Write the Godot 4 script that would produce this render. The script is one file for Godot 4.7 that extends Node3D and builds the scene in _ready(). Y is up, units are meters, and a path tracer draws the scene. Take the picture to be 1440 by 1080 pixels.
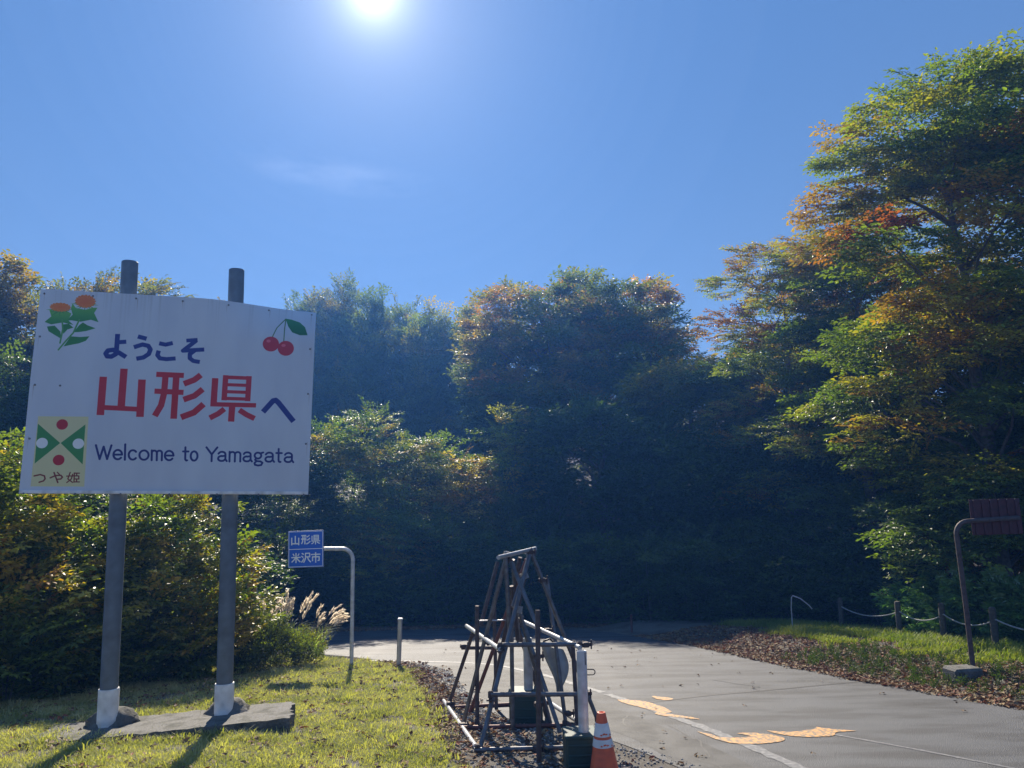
extends Node3D

const BLUE_STROKES := [[51, 838, 474, 840, 658, 835, 708, 793, 737, 750, 736, 732, 705, 752, 670, 804, 659, 868, 689, 944, 736], [47, 838, 571, 934, 559], [49, 1051, 492, 1144, 514], [49, 1018, 619, 1106, 583, 1167, 595, 1193, 636, 1179, 689, 1125, 732, 1053, 750], [47, 1280, 560, 1349, 572, 1424, 549], [47, 1281, 645, 1271, 698, 1299, 734, 1368, 740, 1465, 727], [44, 1567, 513, 1687, 497], [47, 1677, 503, 1539, 633, 1765, 607], [47, 1662, 625, 1614, 669, 1616, 716, 1656, 747, 1726, 756], [61, 2451, 1315, 2557, 1181, 2587, 1173, 2618, 1199, 2799, 1418]]
const RED_STROKES := [[76, 728, 970, 730, 1402], [76, 934, 870, 935, 1305], [78, 1129, 986, 1135, 1410], [54, 726, 1315, 1141, 1325], [59, 1273, 920, 1565, 920], [59, 1267, 1113, 1573, 1116], [66, 1371, 926, 1369, 1130, 1346, 1273, 1288, 1395], [69, 1485, 924, 1487, 1421], [66, 1746, 906, 1679, 967, 1571, 1017], [66, 1776, 1071, 1691, 1151, 1578, 1199], [69, 1795, 1243, 1698, 1343, 1564, 1402], [59, 2017, 898, 2014, 1192], [59, 2275, 898, 2274, 1194], [42, 2017, 921, 2276, 922], [37, 2020, 1008, 2278, 1009], [37, 2018, 1090, 2276, 1091], [39, 2016, 1169, 2273, 1170], [69, 1904, 937, 1903, 1267], [51, 1875, 1242, 2369, 1240], [69, 2107, 1249, 2105, 1437], [61, 2024, 1292, 1958, 1350, 1871, 1401], [61, 2188, 1300, 2268, 1351, 2361, 1395]]
const BROWN_STROKES := [[15, 131, 2079, 188, 2064, 230, 2078, 239, 2108, 226, 2131, 186, 2146], [15, 289, 2098, 339, 2073, 390, 2070, 407, 2090, 392, 2110, 362, 2113], [15, 321, 2041, 366, 2148], [12, 353, 2038, 375, 2061], [12, 479, 2038, 461, 2108, 510, 2145], [12, 505, 2058, 496, 2108, 454, 2148], [12, 448, 2078, 516, 2075], [12, 521, 2043, 524, 2143], [12, 519, 2045, 570, 2045], [12, 524, 2140, 577, 2140], [12, 544, 2045, 546, 2073], [12, 525, 2075, 567, 2075, 569, 2108, 527, 2108], [12, 548, 2108, 549, 2140]]
const LATIN_STROKES := [[22, 711, 1736, 759, 1888], [22, 759, 1888, 790, 1751], [22, 790, 1751, 834, 1887], [22, 834, 1887, 867, 1735], [22, 896, 1837, 980, 1836], [22, 981, 1836, 979, 1822, 974, 1809, 965, 1798, 955, 1790, 943, 1785, 931, 1785, 920, 1788, 910, 1796, 902, 1806, 897, 1819, 895, 1833, 896, 1848, 901, 1861, 909, 1873, 919, 1882, 930, 1887, 942, 1888, 954, 1886, 964, 1879, 973, 1870], [22, 1006, 1721, 1014, 1892], [22, 1121, 1802, 1111, 1792, 1099, 1786, 1086, 1785, 1074, 1788, 1063, 1796, 1055, 1808, 1050, 1822, 1049, 1837, 1052, 1853, 1058, 1867, 1067, 1878, 1078, 1886, 1091, 1889, 1103, 1888, 1115, 1882, 1124, 1872], [22, 1253, 1837, 1251, 1853, 1245, 1868, 1235, 1879, 1222, 1887, 1208, 1889, 1193, 1887, 1180, 1880, 1169, 1868, 1162, 1854, 1159, 1838, 1160, 1821, 1166, 1807, 1176, 1795, 1189, 1788, 1203, 1785, 1218, 1787, 1231, 1795, 1242, 1806, 1250, 1821, 1253, 1837], [22, 1283, 1783, 1288, 1893], [22, 1285, 1827, 1284, 1806, 1288, 1798, 1294, 1791, 1302, 1786, 1312, 1785, 1321, 1788, 1329, 1793, 1335, 1801, 1337, 1810, 1341, 1893], [22, 1338, 1827, 1337, 1806, 1340, 1797, 1347, 1790, 1355, 1786, 1365, 1785, 1374, 1787, 1382, 1793, 1388, 1801, 1390, 1810, 1393, 1893], [22, 1423, 1838, 1511, 1838], [22, 1512, 1838, 1509, 1823, 1504, 1810, 1495, 1799, 1484, 1791, 1472, 1786, 1460, 1786, 1448, 1789, 1437, 1797, 1429, 1807, 1424, 1820, 1422, 1835, 1423, 1849, 1428, 1863, 1436, 1875, 1446, 1883, 1458, 1889, 1470, 1890, 1483, 1888, 1494, 1881, 1502, 1871], [22, 1632, 1742, 1637, 1865, 1637, 1865, 1638, 1873, 1640, 1881, 1644, 1886, 1648, 1890, 1653, 1891, 1658, 1889], [22, 1610, 1789, 1666, 1789], [22, 1766, 1839, 1765, 1855, 1760, 1869, 1752, 1881, 1743, 1889, 1732, 1891, 1720, 1889, 1710, 1881, 1702, 1870, 1696, 1855, 1694, 1839, 1695, 1823, 1699, 1808, 1707, 1796, 1717, 1789, 1728, 1786, 1739, 1789, 1749, 1796, 1758, 1808, 1763, 1822, 1766, 1839], [22, 1766, 1839, 1765, 1855, 1760, 1869, 1752, 1881, 1743, 1889, 1732, 1891, 1720, 1889, 1710, 1881, 1702, 1870, 1696, 1855, 1694, 1839, 1695, 1823, 1699, 1808, 1707, 1796, 1717, 1789, 1728, 1786, 1739, 1789, 1749, 1796, 1758, 1808, 1763, 1822, 1766, 1839], [22, 1856, 1738, 1917, 1818], [22, 1973, 1737, 1917, 1818], [22, 1917, 1812, 1920, 1895], [22, 1990, 1808, 1993, 1805, 1999, 1797, 2008, 1790, 2020, 1787, 2033, 1787, 2046, 1790, 2056, 1796, 2062, 1805, 2065, 1814, 2067, 1871, 2083, 1892], [22, 2066, 1831, 2028, 1836, 2023, 1834, 2009, 1837, 1998, 1843, 1991, 1852, 1988, 1863, 1991, 1874, 1999, 1883, 2011, 1889, 2024, 1891, 2046, 1889, 2067, 1869], [22, 2109, 1785, 2113, 1896], [22, 2111, 1830, 2110, 1808, 2114, 1799, 2121, 1792, 2131, 1788, 2141, 1787, 2152, 1789, 2161, 1795, 2167, 1803, 2169, 1812, 2171, 1896], [22, 2169, 1829, 2169, 1808, 2173, 1799, 2180, 1792, 2189, 1788, 2200, 1787, 2210, 1789, 2219, 1795, 2225, 1803, 2228, 1812, 2230, 1895], [22, 2265, 1809, 2267, 1806, 2273, 1797, 2283, 1791, 2295, 1788, 2308, 1788, 2321, 1791, 2331, 1797, 2338, 1805, 2340, 1815, 2342, 1872, 2358, 1893], [22, 2341, 1832, 2302, 1837, 2297, 1835, 2284, 1837, 2273, 1844, 2265, 1853, 2263, 1864, 2266, 1875, 2274, 1884, 2285, 1890, 2299, 1892, 2321, 1890, 2342, 1870], [22, 2457, 1823, 2455, 1836, 2447, 1847, 2436, 1855, 2422, 1858, 2408, 1855, 2396, 1848, 2388, 1837, 2384, 1824, 2387, 1811, 2394, 1800, 2406, 1792, 2420, 1790, 2434, 1792, 2446, 1799, 2454, 1810, 2457, 1823], [22, 2445, 1798, 2477, 1787], [22, 2405, 1853, 2392, 1873, 2411, 1888, 2451, 1890, 2474, 1906, 2462, 1932, 2427, 1938, 2393, 1930, 2387, 1910, 2406, 1890], [22, 2507, 1809, 2510, 1806, 2516, 1798, 2526, 1792, 2539, 1788, 2552, 1788, 2565, 1791, 2575, 1797, 2582, 1806, 2585, 1815, 2586, 1873, 2603, 1894], [22, 2585, 1832, 2546, 1838, 2540, 1836, 2527, 1838, 2515, 1844, 2507, 1854, 2505, 1865, 2508, 1876, 2516, 1885, 2528, 1891, 2542, 1893, 2564, 1891, 2586, 1870], [22, 2647, 1743, 2651, 1868, 2651, 1868, 2652, 1876, 2654, 1884, 2658, 1890, 2663, 1893, 2668, 1895, 2674, 1893], [22, 2623, 1791, 2684, 1791], [22, 2721, 1810, 2723, 1807, 2730, 1798, 2740, 1792, 2753, 1789, 2766, 1788, 2779, 1792, 2789, 1798, 2796, 1806, 2799, 1816, 2800, 1873, 2817, 1895], [22, 2799, 1833, 2760, 1838, 2754, 1836, 2740, 1838, 2729, 1845, 2721, 1854, 2718, 1865, 2721, 1876, 2730, 1886, 2742, 1892, 2756, 1894, 2778, 1892, 2800, 1871]]
const EMBLEM_SHEET := [113, 1431, 613, 1422, 629, 2190, 105, 2191]
const EMBLEM_WINGS := [[117, 1512, 354, 1719, 124, 1946], [589, 1509, 359, 1719, 595, 1949]]
const EMBLEM_DOTS := [176, 1723, 535, 1723, 357, 1516, 355, 1905]
const CHERRIES := [2500, 503, 2672, 547]
const CHERRY_STEMS := [[12, 2512, 417, 2557, 294, 2653, 153], [12, 2645, 462, 2646, 305, 2653, 153]]
const CHERRY_LEAF := [2648, 148, 2719, 156, 2817, 191, 2880, 258, 2915, 371, 2826, 376, 2736, 343, 2686, 263]
const FLOWER_HEADS := [477, 116, 229, 200]
const FLOWER_STEMS := [[17, 433, 328, 382, 486, 316, 579, 249, 685], [17, 258, 333, 274, 450, 259, 607]]
const FLOWER_LEAVES := [[348, 147, 384, 198, 482, 213, 558, 185, 605, 183, 577, 245, 630, 349, 548, 325, 447, 354, 351, 343, 304, 350, 359, 278, 337, 207], [120, 232, 180, 257, 298, 240, 347, 265, 320, 344, 377, 395, 269, 372, 153, 401, 85, 377, 148, 310], [437, 393, 471, 361, 520, 391, 605, 420, 512, 457, 441, 472, 382, 479], [261, 398, 329, 383, 379, 426, 321, 449, 284, 502], [114, 428, 189, 413, 251, 477, 268, 560, 195, 517, 134, 480], [296, 645, 361, 526, 456, 529, 550, 516, 517, 569, 448, 602, 389, 617]]

const GRADE := 0.1          # the ground falls away from the viewer by this much per metre
var used := {}
var mats := {}
var sprays := {}
var blade_tuft: ArrayMesh

# ------------------------------------------------------------------ naming
func numbered(called: String) -> String:
	if not used.has(called):
		used[called] = 0
		return called
	used[called] += 1
	return "%s_%03d" % [called, used[called]]

func thing(called: String, label: String, category: String, at := Vector3.ZERO, turn := 0.0, group := "") -> Node3D:
	var o := Node3D.new()
	o.name = numbered(called)
	add_child(o)
	o.position = at
	o.rotation.y = turn
	o.set_meta("label", label)
	o.set_meta("category", category)
	if group:
		o.set_meta("group", group)
	return o

func part(called: String, mesh: Mesh, m: Material, parent: Node, at := Vector3.ZERO) -> MeshInstance3D:
	var o := MeshInstance3D.new()
	o.name = called
	o.mesh = mesh
	o.material_override = m
	parent.add_child(o, true)
	o.position = at
	return o

func struct(called: String, mesh: Mesh, m: Material) -> MeshInstance3D:
	var o := part(called, mesh, m, self)
	o.set_meta("kind", "structure")
	return o

func scatter(called: String, mesh: Mesh, m: Material, where: Array, tints: Array, parent: Node, label := "", category := "") -> MultiMeshInstance3D:
	var mm := MultiMesh.new()
	mm.transform_format = MultiMesh.TRANSFORM_3D
	mm.use_colors = true
	mm.mesh = mesh
	mm.instance_count = where.size()
	for i in where.size():
		mm.set_instance_transform(i, where[i])
		mm.set_instance_color(i, tints[i])
	var o := MultiMeshInstance3D.new()
	o.name = called
	o.multimesh = mm
	o.material_override = m
	o.set_meta("kind", "stuff")
	if label:
		o.set_meta("label", label)
		o.set_meta("category", category)
	parent.add_child(o, true)
	return o

# ------------------------------------------------------------------ mesh building
func begin() -> SurfaceTool:
	var st := SurfaceTool.new()
	st.begin(Mesh.PRIMITIVE_TRIANGLES)
	return st

func done(st: SurfaceTool) -> ArrayMesh:
	st.generate_normals()
	return st.commit()

func tri(st: SurfaceTool, a: Vector3, b: Vector3, c: Vector3) -> void:
	st.add_vertex(a)
	st.add_vertex(b)
	st.add_vertex(c)

func quad(st: SurfaceTool, a: Vector3, b: Vector3, c: Vector3, d: Vector3) -> void:
	tri(st, a, b, c)
	tri(st, a, c, d)

func add_tube(st: SurfaceTool, pts: Array, radii: Array, sides := 10, caps := true) -> void:
	var rings := []
	var u := Vector3.ZERO
	for i in pts.size():
		var t: Vector3 = (pts[mini(i + 1, pts.size() - 1)] - pts[maxi(i - 1, 0)]).normalized()
		if u == Vector3.ZERO:
			u = (Vector3.RIGHT if absf(t.x) < 0.8 else Vector3.FORWARD)
		u = (u - t * u.dot(t)).normalized()
		var v := t.cross(u)
		var r: float = radii[i] if i < radii.size() else radii[-1]
		var ring := []
		for j in sides:
			var a := TAU * j / sides
			ring.append(pts[i] + (u * cos(a) + v * sin(a)) * r)
		rings.append(ring)
	st.set_smooth_group(0)
	for i in rings.size() - 1:
		for j in sides:
			var k := (j + 1) % sides
			quad(st, rings[i][j], rings[i + 1][j], rings[i + 1][k], rings[i][k])
	if caps:
		st.set_smooth_group(-1)
		for j in sides:
			var k := (j + 1) % sides
			tri(st, pts[0], rings[0][j], rings[0][k])
			tri(st, pts[-1], rings[-1][k], rings[-1][j])

func tube(pts: Array, radii: Array, sides := 10) -> ArrayMesh:
	var st := begin()
	add_tube(st, pts, radii, sides)
	return done(st)

func add_box(st: SurfaceTool, t: Transform3D, size: Vector3, bevel := 0.004) -> void:
	# a box with chamfered edges
	st.set_smooth_group(-1)
	var h := size / 2
	var b := minf(bevel, minf(h.x, minf(h.y, h.z)) * 0.5)
	for axis in 3:
		for s in [-1.0, 1.0]:
			var n := Vector3.ZERO
			n[axis] = s
			var u := Vector3.ZERO
			u[(axis + 1) % 3] = 1.0
			var v := Vector3.ZERO
			v[(axis + 2) % 3] = s
			var hu: float = h[(axis + 1) % 3]
			var hv: float = h[(axis + 2) % 3]
			var c: Vector3 = n * h[axis]
			var iu := u * (hu - b)
			var iv := v * (hv - b)
			quad(st, t * (c - iu - iv), t * (c - iu + iv), t * (c + iu + iv), t * (c + iu - iv))
	for axis in 3:
		var a1 := (axis + 1) % 3
		var a2 := (axis + 2) % 3
		for s1 in [-1.0, 1.0]:
			for s2 in [-1.0, 1.0]:
				var p := Vector3.ZERO
				p[a1] = s1 * h[a1]
				p[a2] = s2 * (h[a2] - b)
				var q := Vector3.ZERO
				q[a1] = s1 * (h[a1] - b)
				q[a2] = s2 * h[a2]
				var e := Vector3.ZERO
				e[axis] = h[axis] - b
				if s1 * s2 > 0:
					quad(st, t * (p - e), t * (p + e), t * (q + e), t * (q - e))
				else:
					quad(st, t * (p - e), t * (q - e), t * (q + e), t * (p + e))
	for sx in [-1.0, 1.0]:
		for sy in [-1.0, 1.0]:
			for sz in [-1.0, 1.0]:
				var x := Vector3(sx * h.x, sy * (h.y - b), sz * (h.z - b))
				var y := Vector3(sx * (h.x - b), sy * h.y, sz * (h.z - b))
				var z := Vector3(sx * (h.x - b), sy * (h.y - b), sz * h.z)
				if sx * sy * sz > 0:
					tri(st, t * x, t * z, t * y)
				else:
					tri(st, t * x, t * y, t * z)

func box(size: Vector3, bevel := 0.004) -> ArrayMesh:
	var st := begin()
	add_box(st, Transform3D.IDENTITY, size, bevel)
	return done(st)

func lathe(profile: Array, sides := 24) -> ArrayMesh:
	# profile: Vector2(radius, height) from the bottom up
	var st := begin()
	for i in profile.size() - 1:
		var a: Vector2 = profile[i]
		var b: Vector2 = profile[i + 1]
		st.set_smooth_group(i + 1)
		for j in sides:
			var p := TAU * j / sides
			var q := TAU * (j + 1) / sides
			var a0 := Vector3(cos(p) * a.x, a.y, -sin(p) * a.x)
			var a1 := Vector3(cos(q) * a.x, a.y, -sin(q) * a.x)
			var b0 := Vector3(cos(p) * b.x, b.y, -sin(p) * b.x)
			var b1 := Vector3(cos(q) * b.x, b.y, -sin(q) * b.x)
			tri(st, a0, b0, b1)
			tri(st, a0, b1, a1)
	return done(st)

func spline(pts: PackedVector2Array, steps := 6, closed := true) -> PackedVector2Array:
	var out := PackedVector2Array()
	var n := pts.size()
	for i in n if closed else n - 1:
		var p0 := pts[(i - 1 + n) % n] if closed else pts[maxi(i - 1, 0)]
		var p1 := pts[i]
		var p2 := pts[(i + 1) % n]
		var p3 := pts[(i + 2) % n] if closed else pts[mini(i + 2, n - 1)]
		for k in steps:
			out.append(p1.cubic_interpolate(p2, p0, p3, float(k) / steps))
	if not closed:
		out.append(pts[n - 1])
	return out

func sheet(poly: PackedVector2Array, lift: float) -> ArrayMesh:
	# a flat sheet on the sloping ground plane; poly holds (x, z)
	var st := begin()
	st.set_smooth_group(0)
	var idx := Geometry2D.triangulate_polygon(poly)
	for i in range(0, idx.size(), 3):
		var p := []
		for k in 3:
			var q := poly[idx[i + k]]
			p.append(Vector3(q.x, GRADE * q.y + lift, q.y))
		if (p[1] - p[0]).cross(p[2] - p[0]).y > 0:
			tri(st, p[0], p[2], p[1])
		else:
			tri(st, p[0], p[1], p[2])
	return done(st)

# ------------------------------------------------------------------ materials
func srgb(r: float, g: float, b: float) -> Color:
	return Color(r, g, b).linear_to_srgb()

func noise_tex(freq: float, stops: Array, seed_ := 1, octaves := 4, size := 512, kind := FastNoiseLite.TYPE_SIMPLEX_SMOOTH) -> NoiseTexture2D:
	var n := FastNoiseLite.new()
	n.seed = seed_
	n.noise_type = kind
	n.frequency = freq
	n.fractal_octaves = octaves
	var g := Gradient.new()
	g.offsets = PackedFloat32Array()
	var offs := PackedFloat32Array()
	var cols := PackedColorArray()
	for s in stops:
		offs.append(s[0])
		cols.append(s[1])
	g.offsets = offs
	g.colors = cols
	var t := NoiseTexture2D.new()
	t.width = size
	t.height = size
	t.seamless = true
	t.seamless_blend_skirt = 0.3
	t.noise = n
	t.color_ramp = g
	return t

func world_mat(base: Texture2D, tile: float, coarse: Texture2D, coarse_tile: float, rough: float, bump: Texture2D = null, bump_cm := 0.0) -> StandardMaterial3D:
	var m := StandardMaterial3D.new()
	m.albedo_texture = base
	m.uv1_triplanar = true
	m.uv1_world_triplanar = true
	m.uv1_scale = Vector3.ONE / tile
	m.roughness = rough
	if coarse:
		m.detail_enabled = true
		m.detail_albedo = coarse
		m.detail_blend_mode = BaseMaterial3D.BLEND_MODE_MUL
		m.detail_uv_layer = BaseMaterial3D.DETAIL_UV_2
		m.uv2_triplanar = true
		m.uv2_world_triplanar = true
		m.uv2_scale = Vector3.ONE / coarse_tile
	if bump:
		m.heightmap_enabled = true
		m.heightmap_texture = bump
		m.heightmap_scale = bump_cm
	return m

func worn(c: Color, c2: Color, rough: float, metal := 0.0, tile := 0.5, seed_ := 3) -> StandardMaterial3D:
	# painted or bare surface with patches of wear
	var m := StandardMaterial3D.new()
	m.albedo_texture = noise_tex(0.02, [[0.0, c2], [0.42, c.lerp(c2, 0.35)], [0.6, c], [1.0, c * 1.08]], seed_, 5, 256)
	m.uv1_triplanar = true
	m.uv1_scale = Vector3.ONE / tile
	m.roughness = rough
	m.metallic = metal
	return m

func leaf_mat(rough := 0.42, through := Color(0.8, 0.9, 0.35), spec := 0.5) -> StandardMaterial3D:
	var m := StandardMaterial3D.new()
	m.vertex_color_use_as_albedo = true
	m.roughness = rough
	m.metallic_specular = spec
	m.backlight_enabled = true
	m.backlight = through
	m.cull_mode = BaseMaterial3D.CULL_DISABLED
	return m

# ------------------------------------------------------------------ painting flat print
func paint_stroke(im: Image, strokes: Array, sx: float, sy: float, ox: float, oy: float, c: Color, widen := 1.0, butt := true) -> void:
	for s in strokes:
		var pts := PackedVector2Array()
		for k in range(1, s.size(), 2):
			pts.append(Vector2(s[k] * sx + ox, s[k + 1] * sy + oy))
		var half: float = s[0] * sx * 0.5 * widen
		var lo := pts[0]
		var hi := pts[0]
		for p in pts:
			lo = lo.min(p)
			hi = hi.max(p)
		for y in range(maxi(0, int(lo.y - half - 2)), mini(im.get_height(), int(hi.y + half + 3))):
			for x in range(maxi(0, int(lo.x - half - 2)), mini(im.get_width(), int(hi.x + half + 3))):
				var p := Vector2(x + 0.5, y + 0.5)
				var d := 1e9
				for k in pts.size() - 1:
					var a := pts[k]
					var ab := pts[k + 1] - a
					var l := ab.length()
					if l < 0.01:
						continue
					var t := (p - a).dot(ab) / l
					var e: float
					if butt and ((k == 0 and t < 0) or (k == pts.size() - 2 and t > l)):
						var over := -t if t < 0 else t - l
						e = maxf(absf((p - a).cross(ab)) / l, over + half)
					else:
						e = (p - a - ab / l * clampf(t, 0, l)).length()
					d = minf(d, e)
				var share := clampf(half - d + 0.5, 0, 1)
				if share > 0:
					im.set_pixel(x, y, im.get_pixel(x, y).lerp(c, share))

func paint_poly(im: Image, flat: Array, s: float, c: Color, c2 = null) -> void:
	var poly := PackedVector2Array()
	for k in range(0, flat.size(), 2):
		poly.append(Vector2(flat[k], flat[k + 1]) * s)
	var lo := poly[0]
	var hi := poly[0]
	for p in poly:
		lo = lo.min(p)
		hi = hi.max(p)
	for y in range(maxi(0, int(lo.y)), mini(im.get_height(), int(hi.y) + 1)):
		for x in range(maxi(0, int(lo.x)), mini(im.get_width(), int(hi.x) + 1)):
			var n := 0
			for k in 4:
				if Geometry2D.is_point_in_polygon(Vector2(x + 0.25 + 0.5 * (k % 2), y + 0.25 + 0.5 * (k / 2)), poly):
					n += 1
			if n:
				var cc: Color = c if c2 == null else c.lerp(c2, clampf((y - lo.y) / (hi.y - lo.y), 0, 1))
				im.set_pixel(x, y, im.get_pixel(x, y).lerp(cc, n / 4.0))

func paint_disc(im: Image, cx: float, cy: float, rx: float, ry: float, s: float, c: Color, petals := 0.0) -> void:
	for y in range(maxi(0, int((cy - ry * 1.2) * s)), int((cy + ry * 1.2) * s) + 2):
		for x in range(maxi(0, int((cx - rx * 1.2) * s)), int((cx + rx * 1.2) * s) + 2):
			var q := Vector2((x + 0.5 - cx * s) / (rx * s), (y + 0.5 - cy * s) / (ry * s))
			var r := q.length()
			if petals > 0.0:
				r += petals * sin(q.angle() * 17.0) * 0.5
			var share := clampf((1.0 - r) * minf(rx, ry) * s + 0.5, 0, 1)
			if share > 0:
				var cc := c
				if petals > 0.0:
					cc = c.lerp(Color(0.93, 0.72, 0.25), 0.6 * maxf(0, sin(q.angle() * 23.0 + r * 9.0)) * clampf(r, 0, 1))
				im.set_pixel(x, y, im.get_pixel(x, y).lerp(cc, share))

func shifted(strokes: Array, from: int, to: int, x0: float, y0: float, k: float, width: float) -> Array:
	# some of the strokes, moved so that their corner is the origin, scaled, all of one width
	var out := []
	for i in range(from, to):
		var s: Array = [width]
		for n in range(1, strokes[i].size(), 2):
			s.append((strokes[i][n] - x0) * k)
			s.append((strokes[i][n + 1] - y0) * k)
		out.append(s)
	return out

# ------------------------------------------------------------------ the lie of the land
const ROAD_EDGE := [[-24.0, 0.0], [-21.0, 1.9], [-19.6, 2.7], [-16.6, 3.75], [-14.3, 4.2], [-11.5, 4.9], [-9.0, 5.75], [-6.0, 7.0], [0.0, 7.6], [40.0, 7.6]]
const LAWN_EDGE := [[-19.0, -11.0], [-16.6, -6.2], [-15.6, -3.9], [-14.4, -2.4], [-13.2, -1.7], [-10.0, -1.05], [-6.5, -0.38], [-4.0, 0.4], [0.0, 1.2], [40.0, 1.6]]

func along(table: Array, z: float) -> float:
	if z <= table[0][0]:
		return table[0][1]
	for i in table.size() - 1:
		if z <= table[i + 1][0]:
			return lerpf(table[i][1], table[i + 1][1], (z - table[i][0]) / (table[i + 1][0] - table[i][0]))
	return table[-1][1]

var bumps := FastNoiseLite.new()

func land(x: float, z: float) -> float:
	var y := GRADE * z
	if z > -21.5:
		y += smoothstep(0.25, 1.7, x - along(ROAD_EDGE, z)) * 0.2
		y += maxf(0, x - 9.5) * 0.1
	var far := maxf(0.0, -z - (24.5 + maxf(0.0, -x - 6.0) * 0.35))
	y += far * 0.26
	y += (bumps.get_noise_2d(x * 3.0, z * 3.0) * 0.12 + bumps.get_noise_2d(x, z) * 0.9) * smoothstep(0.0, 6.0, far)
	return y

# ------------------------------------------------------------------ plants
func add_leaf(st: SurfaceTool, p: Vector3, dir: Vector3, up: Vector3, length: float, width: float, c: Color, fold: float, droop: float) -> void:
	var side := dir.cross(up).normalized()
	var n := side.cross(dir).normalized()
	var w := width / 2
	var mid := p + dir * length * 0.5 - n * droop * length * 0.15
	var tip := p + dir * length - n * droop * length * 0.5
	st.set_color(c)
	for s in [-1.0, 1.0]:
		var a: Vector3 = p + dir * length * 0.3 + side * s * w + n * fold * w
		var b: Vector3 = p + dir * length * 0.68 + side * s * w * 0.72 + n * (fold * w * 0.7) - n * droop * length * 0.25
		if s < 0:
			tri(st, p, a, mid)
			tri(st, a, b, mid)
			tri(st, mid, b, tip)
		else:
			tri(st, p, mid, a)
			tri(st, a, mid, b)
			tri(st, mid, tip, b)

func make_spray(seed_: int, length: float, twigs: int, per_twig: int, leaf: float, wide: float, rise: float, whorl := false) -> ArrayMesh:
	# a twig along +x with side twigs and leaves; +y is its upper side
	var r := RandomNumberGenerator.new()
	r.seed = seed_
	var st := begin()
	st.set_smooth_group(-1)
	var bark := Color(0.09, 0.07, 0.055)
	var stems := []
	stems.append([Vector3.ZERO, Vector3(length, r.randf_range(-0.03, 0.05) * length, 0), per_twig + 2])
	for i in twigs:
		var t := (i + 0.6) / (twigs + 0.6)
		var s := -1.0 if i % 2 else 1.0
		var a := Vector3(length * t * 0.85, 0, 0)
		var l := length * (0.62 - 0.35 * t) * r.randf_range(0.75, 1.2)
		stems.append([a, a + Vector3(l * 0.72, l * r.randf_range(-0.15, 0.3) * (1.0 + rise), s * l * 0.72), per_twig])
	for q in stems:
		st.set_color(bark)
		var a: Vector3 = q[0]
		var b: Vector3 = q[1]
		var d := (b - a).normalized()
		var sd := d.cross(Vector3.UP).normalized() * 0.004
		tri(st, a - sd, b, a + sd)
		tri(st, a - Vector3(0, 0.004, 0), b, a + Vector3(0, 0.004, 0))
		var n: int = q[2]
		for k in n:
			var t := (k + 1.0) / n
			if whorl:
				t = r.randf_range(0.8, 1.0)
			var p := a.lerp(b, t)
			var s := -1.0 if k % 2 else 1.0
			var ang := r.randf_range(0.5, 1.15) * s
			if whorl:
				ang = TAU * k / n
			if k == n - 1 and not whorl:
				ang = 0.0
			var ld := d.rotated(Vector3.UP, ang)
			ld = (ld + Vector3(0, r.randf_range(-0.4, 0.3), 0)).normalized()
			var up := (Vector3.UP + Vector3(r.randf_range(-0.55, 0.55), 0, r.randf_range(-0.55, 0.55))).normalized()
			var v := r.randf_range(0.72, 1.3)
			var warm := r.randf_range(-0.12, 0.12)
			var sz := r.randf_range(0.75, 1.2)
			add_leaf(st, p, ld, up, leaf * sz, wide * sz, Color(v * (1 + warm), v, v * (1 - warm)), r.randf_range(0.1, 0.5), r.randf_range(0.0, 0.7))
	return done(st)

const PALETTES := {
	# linear leaf colours, sun and shade put in: raised for sunlit plants, low for shaded, the later ones nearer the top and outside of the crown
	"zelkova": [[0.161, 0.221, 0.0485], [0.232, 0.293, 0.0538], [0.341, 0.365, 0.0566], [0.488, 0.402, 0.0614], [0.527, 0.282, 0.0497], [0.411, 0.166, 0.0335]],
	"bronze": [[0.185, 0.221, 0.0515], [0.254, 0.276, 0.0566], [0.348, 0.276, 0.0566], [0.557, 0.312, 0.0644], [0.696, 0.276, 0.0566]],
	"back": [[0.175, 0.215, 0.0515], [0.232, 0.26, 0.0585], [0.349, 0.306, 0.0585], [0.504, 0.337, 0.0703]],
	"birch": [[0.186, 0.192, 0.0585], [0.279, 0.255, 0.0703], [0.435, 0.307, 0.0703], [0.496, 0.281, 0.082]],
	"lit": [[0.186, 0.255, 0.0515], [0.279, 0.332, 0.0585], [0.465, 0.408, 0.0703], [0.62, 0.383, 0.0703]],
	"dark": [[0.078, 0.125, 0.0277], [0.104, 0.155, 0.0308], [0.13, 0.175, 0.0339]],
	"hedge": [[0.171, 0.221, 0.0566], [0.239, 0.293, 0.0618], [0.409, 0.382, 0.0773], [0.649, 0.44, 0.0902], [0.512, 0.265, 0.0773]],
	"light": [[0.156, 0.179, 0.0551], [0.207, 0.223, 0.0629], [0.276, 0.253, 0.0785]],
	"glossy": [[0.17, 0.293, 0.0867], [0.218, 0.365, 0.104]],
	"red": [[0.48, 0.12, 0.0462], [0.528, 0.192, 0.0462], [0.288, 0.216, 0.0462]],
}
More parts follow.
